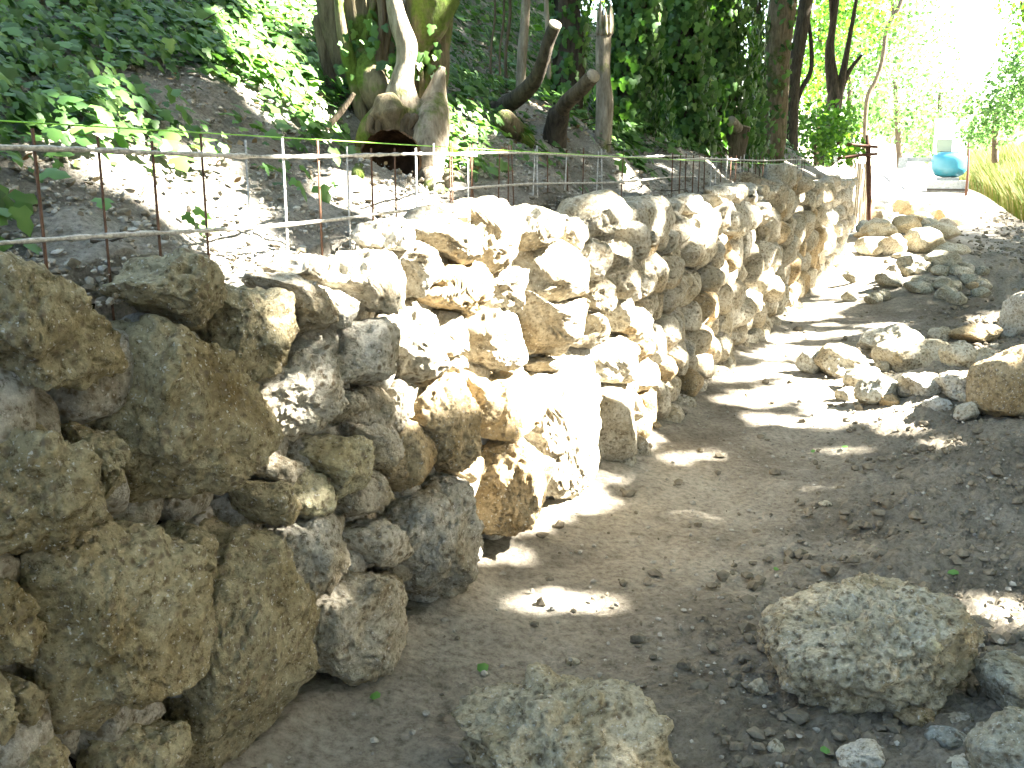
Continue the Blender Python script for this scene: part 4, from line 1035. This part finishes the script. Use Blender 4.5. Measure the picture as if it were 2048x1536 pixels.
for sx_ in (-1, 1):   # tracks: outline in (y,z) swept along x
    a_ = np.linspace(math.pi / 2, 3 * math.pi / 2, 8); o_ = [(-.62 + .17 * math.cos(t_), .19 + .17 * math.sin(t_)) for t_ in a_] + [(.62 - .17 * math.cos(t_), .19 - .17 * math.sin(t_)) for t_ in a_]
    V, Fs = prism(o_, -.12, .12); V = np.stack([V[:, 1] + sx_ * (hw - .06), V[:, 0], V[:, 2]], 1)
    tr_ = epart('track', (V, Fs), M_TRACK)
    for j in range(16):
        V, Fs = box((sx_ * (hw - .06), -.6 + j * .08, .015), (.24, .03, .03)); epart('track_lug', (V, Fs), M_TRACK, tr_)
epart('undercarriage', box((0, 0, .34), (sc * .6, .9, .22)), M_STEEL)
bl = epart('dozer_blade', box((0, -.95, .20), (sc * 1.12, .06, .34)), M_STEEL)
epart('blade_edge', box((0, -.99, .09), (sc * 1.12, .03, .06)), M_TRACK, bl)
# rounded counterweight
V0, F0 = ico(4); q = np.sign(V0) * np.abs(V0) ** .55
V = q * np.array([hw, .62, .40]); V[:, 2] += .86; V[:, 1] = np.where(V[:, 1] < 0, V[:, 1] * (1 - .25 * (np.abs(V[:, 0]) / hw) ** 2), V[:, 1])
low = V[:, 2] < .72; V[low, :2] *= (1 - .5 * np.clip(.72 - V[low, 2], 0, 1))[:, None]
epart('counterweight', (V, F0), M_TURQ, smooth=True)
cabx = -.02
for sx_, sy_ in ((-1, -1), (1, -1), (-1, 1), (1, 1)):
    epart('cab_pillar', box((cabx + sx_ * hw * .82, .15 + sy_ * .42, 1.70), (.09, .09, 1.0)), M_WHITE)
epart('cab_roof', box((cabx, .15, 2.25), (sc * .95, 1.05, .12)), M_WHITE)
rp = epart('rear_panel', box((cabx + hw * .45, -.27, 1.70), (hw * .72, .05, .98)), M_WHITE)
epart('rear_window', box((cabx - hw * .32, -.27, 1.46), (hw * .78, .03, .36)), M_GLASS)
epart('upper_panel', box((cabx - hw * .32, -.27, 1.92), (hw * .78, .05, .54)), M_WHITE)
epart('side_window', box((cabx - hw * .82, .15, 1.72), (.03, .72, .8)), M_GLASS)
epart('seat', box((cabx - hw * .2, .2, 1.42), (.36, .30, .5)), M_TRACK)
epart('arm', box((-hw - .42, .25, 1.02), (.85, .16, .15)), M_STEEL)
epart('bucket', prism([(-hw - 1.0, .70), (-hw - .72, .78), (-hw - .70, 1.12), (-hw - .98, 1.08)], .02, .5), M_STEEL)
ex.rotation_euler = (0, 0, math.radians(-22))

# ---------------------------------------------------------------- unseen trees right of the path, leaves and gaps placed to shape the sunlight
k = SUN[:2] / SUN[2]
def foot(P): P = np.atleast_2d(P); return P[:, :2] - k * P[:, 2:3]      # where the sun ray through P meets z = 0
def holes(polys, fn):
    out = []
    for item in polys:
        p, dil = item
        A = []
        for i in range(len(p)):
            a, b2 = np.array(p[i]), np.array(p[(i + 1) % len(p)])
            for t in (0, .5): A.append(a + (b2 - a) * t)
        Q = np.array([fn(*q) for q in A]); out.append((foot(Q), dil))
    return out
WALLLIT = [([(765, 452), (866, 497), (886, 545), (868, 600), (868, 690), (892, 740), (960, 735), (1010, 748), (1062, 770), (1068, 880), (1085, 985), (1172, 985), (1178, 790), (1168, 710), (1185, 600), (1155, 520), (1168, 470), (1105, 412), (990, 395), (872, 408)], .14),
 ([(1205, 622), (1290, 612), (1322, 690), (1325, 745), (1290, 775), (1240, 735)], .07), ([(1230, 790), (1300, 765), (1308, 830), (1245, 862)], .05),
 ([(950, 920), (1000, 912), (1030, 930), (1018, 1055), (962, 1055)], .07), ([(566, 757), (580, 750), (632, 850), (610, 872)], .035), ([(622, 925), (640, 935), (672, 1005), (655, 1015)], .03),
 ([(535, 600), (548, 610), (597, 680), (575, 700)], .03), ([(590, 553), (648, 603), (644, 650)], .02), ([(672, 585), (700, 600), (718, 628), (700, 630)], .03), ([(684, 500), (720, 502), (740, 555), (700, 590)], .01),
 ([(1195, 385), (1235, 385), (1270, 450), (1250, 490), (1222, 450)], .03), ([(1335, 440), (1420, 420), (1432, 470), (1410, 500), (1380, 470)], .01), ([(1350, 380), (1420, 400), (1480, 395), (1440, 420)], .02),
 ([(1412, 620), (1432, 610), (1442, 690), (1422, 712)], .04), ([(1330, 640), (1350, 690), (1345, 760), (1325, 700)], .03), ([(1500, 420), (1520, 425), (1520, 455), (1505, 450)], .03), ([(1530, 540), (1550, 560), (1545, 585), (1530, 570)], .04),
 ([(1655, 425), (1670, 440), (1668, 490), (1650, 500)], .05), ([(1500, 580), (1520, 560), (1518, 620), (1502, 640)], .03), ([(1270, 500), (1330, 510), (1330, 560), (1290, 570)], .0),
 ([(780, 1050), (800, 1040), (830, 1000), (880, 960), (870, 945)], .0), ([(690, 1140), (700, 1145), (730, 1165), (720, 1170)], .02)]
BANKLIT = [([(200, 320), (280, 312), (400, 310), (470, 420), (420, 470), (330, 400), (260, 370)], .10), ([(400, 460), (480, 440), (560, 540), (470, 550)], .08), ([(150, 175), (190, 190), (240, 270), (190, 260)], .03),
 ([(60, 250), (140, 270), (150, 310), (50, 300)], .03), ([(430, 60), (540, 100), (620, 230), (560, 240), (480, 160)], .12), ([(500, 130), (640, 210), (690, 290), (560, 220)], .12), ([(480, 0), (640, 0), (640, 70), (500, 50)], .10), ([(640, 360), (720, 380), (850, 430), (700, 420)], .10),
 ([(860, 240), (960, 250), (900, 330), (850, 400), (830, 330)], .10), ([(1225, 320), (1260, 340), (1285, 385), (1250, 375)], .05)]
STEMLIT = [([(735, 170), (790, 240), (860, 250), (885, 140), (850, 60), (900, 0), (800, 0), (815, 120)], .04, 4.2), ([(1190, 20), (1225, 20), (1230, 110), (1190, 110)], .05, 6.0), ([(1215, 120), (1300, 20), (1310, 160), (1250, 260), (1215, 300)], .05, 7.3), ([(1560, 120), (1580, 125), (1560, 220), (1545, 210)], .03, 11.7), ([(1440, 230), (1480, 236), (1490, 270), (1450, 260)], .06, 9.2), ([(1400, 30), (1440, 10), (1450, 60)], .05, 9.6)]
GLIT = [([(1010, 1222), (1100, 1192), (1190, 1196), (1250, 1222)], .015), ([(960, 1090), (1060, 1085), (1050, 1130), (980, 1140)], .0), ([(1090, 995), (1200, 975), (1230, 1000), (1130, 1030)], .02), ([(1330, 915), (1450, 900), (1440, 920), (1340, 925)], .01),
 ([(1290, 870), (1330, 880), (1260, 900)], .03), ([(1420, 800), (1560, 770), (1650, 790), (1520, 815)], .02), ([(1400, 760), (1500, 735), (1620, 735), (1480, 765)], .02), ([(1480, 715), (1560, 690), (1720, 700), (1580, 718)], .02), ([(1520, 670), (1700, 660), (1700, 672), (1540, 685)], .02),
 ([(1560, 640), (1640, 605), (1720, 600), (1640, 640)], .05), ([(1500, 830), (1640, 840), (1620, 860), (1500, 850)], .01), ([(1925, 1195), (2050, 1215), (2060, 1285), (1960, 1260)], .03), ([(1845, 885), (1900, 878), (1910, 900), (1860, 905)], .02),
 ([(1700, 520), (1790, 505), (1780, 530), (1710, 540)], .1), ([(1940, 640), (2000, 630), (2000, 645), (1950, 650)], .05), ([(1850, 440), (1960, 435), (1990, 445), (1880, 452)], .2),
 ([(1150, 960), (1250, 950), (1240, 965), (1160, 975)], .0), ([(1640, 900), (1760, 905), (1740, 915), (1650, 912)], .0), ([(1560, 985), (1640, 975), (1650, 990)], .0), ([(1950, 1010), (2040, 1030), (2040, 1040)], .0)]
ROCKLIT = [([(1640, 690), (1720, 700), (1760, 665), (1850, 655), (1900, 700), (1990, 700), (1980, 745), (1950, 780), (1880, 800), (1800, 760), (1740, 800), (1700, 760), (1640, 720)], .03, .18), ([(1720, 440), (1790, 440), (1900, 445), (1920, 470), (1870, 505), (1800, 515), (1715, 510)], .08, .3), ([(2010, 600), (2060, 590), (2060, 640)], .05, .3)]
H_ = holes(WALLLIT, lambda u, v: at_wall(u, v, .06)) + holes(BANKLIT, at_bank)
for p, dil, dp in STEMLIT: H_ += holes([(p, dil)], lambda u, v: at_depth(u, v, dp))
H_ += holes(GLIT, at_ground)
for p, dil, hh_ in ROCKLIT: H_ += holes([(p, dil)], lambda u, v: at_ground(u, v, hh_))
# small random gaps added for dapples, more of them farther on
for _ in range(90):
    y = 5 + 15 * random.random() ** .7; x = -2 + .42 * y + random.uniform(-3.0, 2.4 - .06 * y); r = random.uniform(.03, .12) * (1 + y * .05); a = random.uniform(0, 3)
    th = np.linspace(0, 6.28, 9)[:-1]; ell = np.stack([x + r * np.cos(th) * 1.8 * math.cos(a) - r * np.sin(th) * math.sin(a), y + r * 1.8 * np.cos(th) * math.sin(a) + r * np.sin(th) * math.cos(a)], 1)
    H_.append((ell, 0))
def in_holes(X):
    bad = np.zeros(len(X), bool)
    for A, dil in H_:
        lo, hi = A.min(0) - dil, A.max(0) + dil
        idx = np.nonzero(((X > lo) & (X < hi)).all(1) & ~bad)[0]
        if not len(idx): continue
        Q = X[idx]; ins = np.zeros(len(Q), bool); near = np.zeros(len(Q), bool)
        for a, b2 in zip(A, np.roll(A, -1, 0)):
            cond = (a[1] > Q[:, 1]) != (b2[1] > Q[:, 1])
            xi = a[0] + (Q[:, 1] - a[1]) * (b2[0] - a[0]) / (b2[1] - a[1] + 1e-12)
            ins ^= cond & (Q[:, 0] < xi)
            if dil > 0:
                e_ = b2 - a; t = np.clip(((Q - a) @ e_) / (e_ @ e_ + 1e-12), 0, 1)
                near |= ((Q - a - t[:, None] * e_) ** 2).sum(1) < dil * dil
        bad[idx] |= ins | near
    return bad
def canopy_feet():
    out = []
    for _ in range(2):
        A, B = np.meshgrid(np.arange(-6.5, 8.5, .07), np.arange(-2.0, 20.5, .07))
        out.append(np.stack([A.ravel(), B.ravel()], 1) + RNG.uniform(-.045, .045, (A.size, 2)))
    A, B = np.meshgrid(np.arange(-5, 3.2, .085), np.arange(-1.0, 6, .085))      # denser over the near end of the wall
    out.append(np.stack([A.ravel(), B.ravel()], 1) + RNG.uniform(-.05, .05, (A.size, 2)))
    return np.concatenate(out)
X = canopy_feet(); X = X[~in_holes(X)]  # unseen canopy left open wherever a sun patch should fall
_, fd = sd(np.concatenate([X, np.zeros((len(X), 1))], 1)); thin = sst(5.0, 6.0, X[:, 1]) * sst(12, 10, X[:, 1]) * sst(.0, .2, -fd) * sst(2.3, 1.7, -fd)   # leaves thinned here to let soft sun onto the path
thin2 = sst(4.0, 4.8, X @ E[:2] + 1.5 * E[0]) * sst(11, 8, X @ E[:2] + 1.5 * E[0]) * sst(-.1, .1, fd) * sst(1.35, 1.15, fd)  # leaves thinned so soft sun reaches the wall face
patch = vnoise(np.stack([X[:, 0] * 1.6, X[:, 1] * 3.0, 0 * X[:, 0]], 1)) + .5 * vnoise(np.stack([X[:, 0] * 4, X[:, 1] * 7, 0 * X[:, 0]], 1))
X = X[RNG.random(len(X)) > np.maximum(.62 * thin, .66 * thin2) * sst(-.5, .6, patch)]
X2 = np.stack([RNG.uniform(-15, -6.5, 26000), RNG.uniform(-6, 18, 26000)], 1)     # unseen crowns on the bank side, added to block sky light
X3 = np.stack([RNG.uniform(-8, 12, 22000), RNG.uniform(-9, -2, 22000)], 1)         # unseen crowns added behind the camera to block sky light
X = np.concatenate([X, X2, X3])
zc = RNG.uniform(5.0, 8.2, len(X)); PC = np.concatenate([X + k * zc[:, None], zc[:, None]], 1)
lowl = np.stack([RNG.uniform(8.5, 15.5, 64000), RNG.uniform(-6, 20, 64000), RNG.uniform(1.0, 8.2, 64000)], 1)   # unseen low boughs added to block sky light from the right
back = np.stack([RNG.uniform(-7, 12, 46000), RNG.uniform(-9.5, -4.5, 46000), RNG.uniform(.5, 8, 46000)], 1)  # unseen leaf curtain added behind the camera to block sky light
lowl = np.concatenate([lowl, back])
lowl = lowl[~in_holes(foot(lowl)) & ((lowl[:, 0] > .62 * lowl[:, 1] + .8) | (lowl[:, 1] < -4))]
PC = np.concatenate([PC, lowl])
sz = RNG.uniform(.10, .16, len(PC))
trunks = [(10.4, 1.0, .19), (12.2, 7.6, .22), (15.0, 15.0, .20)]
own = np.argmin(np.stack([(PC[:, 0] - tx + 1) ** 2 * .3 + (PC[:, 1] - ty) ** 2 for tx, ty, _ in trunks], 1), 1)
for i, (tx, ty, tr_) in enumerate(trunks):
    e = empty('unseen_shade_tree', (tx, ty, gz(tx, ty)), 'unseen broad leafy tree with crown gaps shaped to dapple the path', 'tree', 'unseen trees added to shade the path and block sky light')
    parts = [tube([(0, 0, -.1), (.1, .1, 2), (-.1, 0, 4.2), (-.3, .1, 5.6)], [tr_ * 1.25, tr_, tr_ * .85, tr_ * .6], 12, .15, 5, 4)]
    link('trunk', mesh_np('trunk', *parts[0], M_BARK), e)
    for j in range(9):
        a = 6.28 * j / 9 + i; rr = random.uniform(2.2, 4.5)
        V, Fs = tube([(-.1, 0, 4.0 + .15 * j), (-.3 + rr * .4 * math.cos(a), rr * .4 * math.sin(a), 5.4), (-.3 + rr * math.cos(a), rr * math.sin(a), 6.4 + random.random())], [tr_ * .45, tr_ * .25, .02], 8, .1, 5, 4)
        link('branch', mesh_np('branch', V, Fs, M_BARK), e)
    m = own == i; n = int(m.sum())
    C = PC[m] - np.array(e.location)
    V, Fc = leaf_verts(C, SUN[None] + rnd(n) * .55, rnd(n), sz[m], (RHOMB_T[0] * np.array([1.25, 1, 1]), RHOMB_T[1]))
    c_ = link('crown', mesh_np('crown', V, Fc, M_CANOPY), e); c_['kind'] = 'stuff'  # also holds the unseen leaves added to block sky light
tris = sum(len(o.data.polygons) * 1.5 for o in S.objects if o.type == 'MESH')
print('objects', len(S.objects), 'approx tris', tris, 'canopy', len(PC))
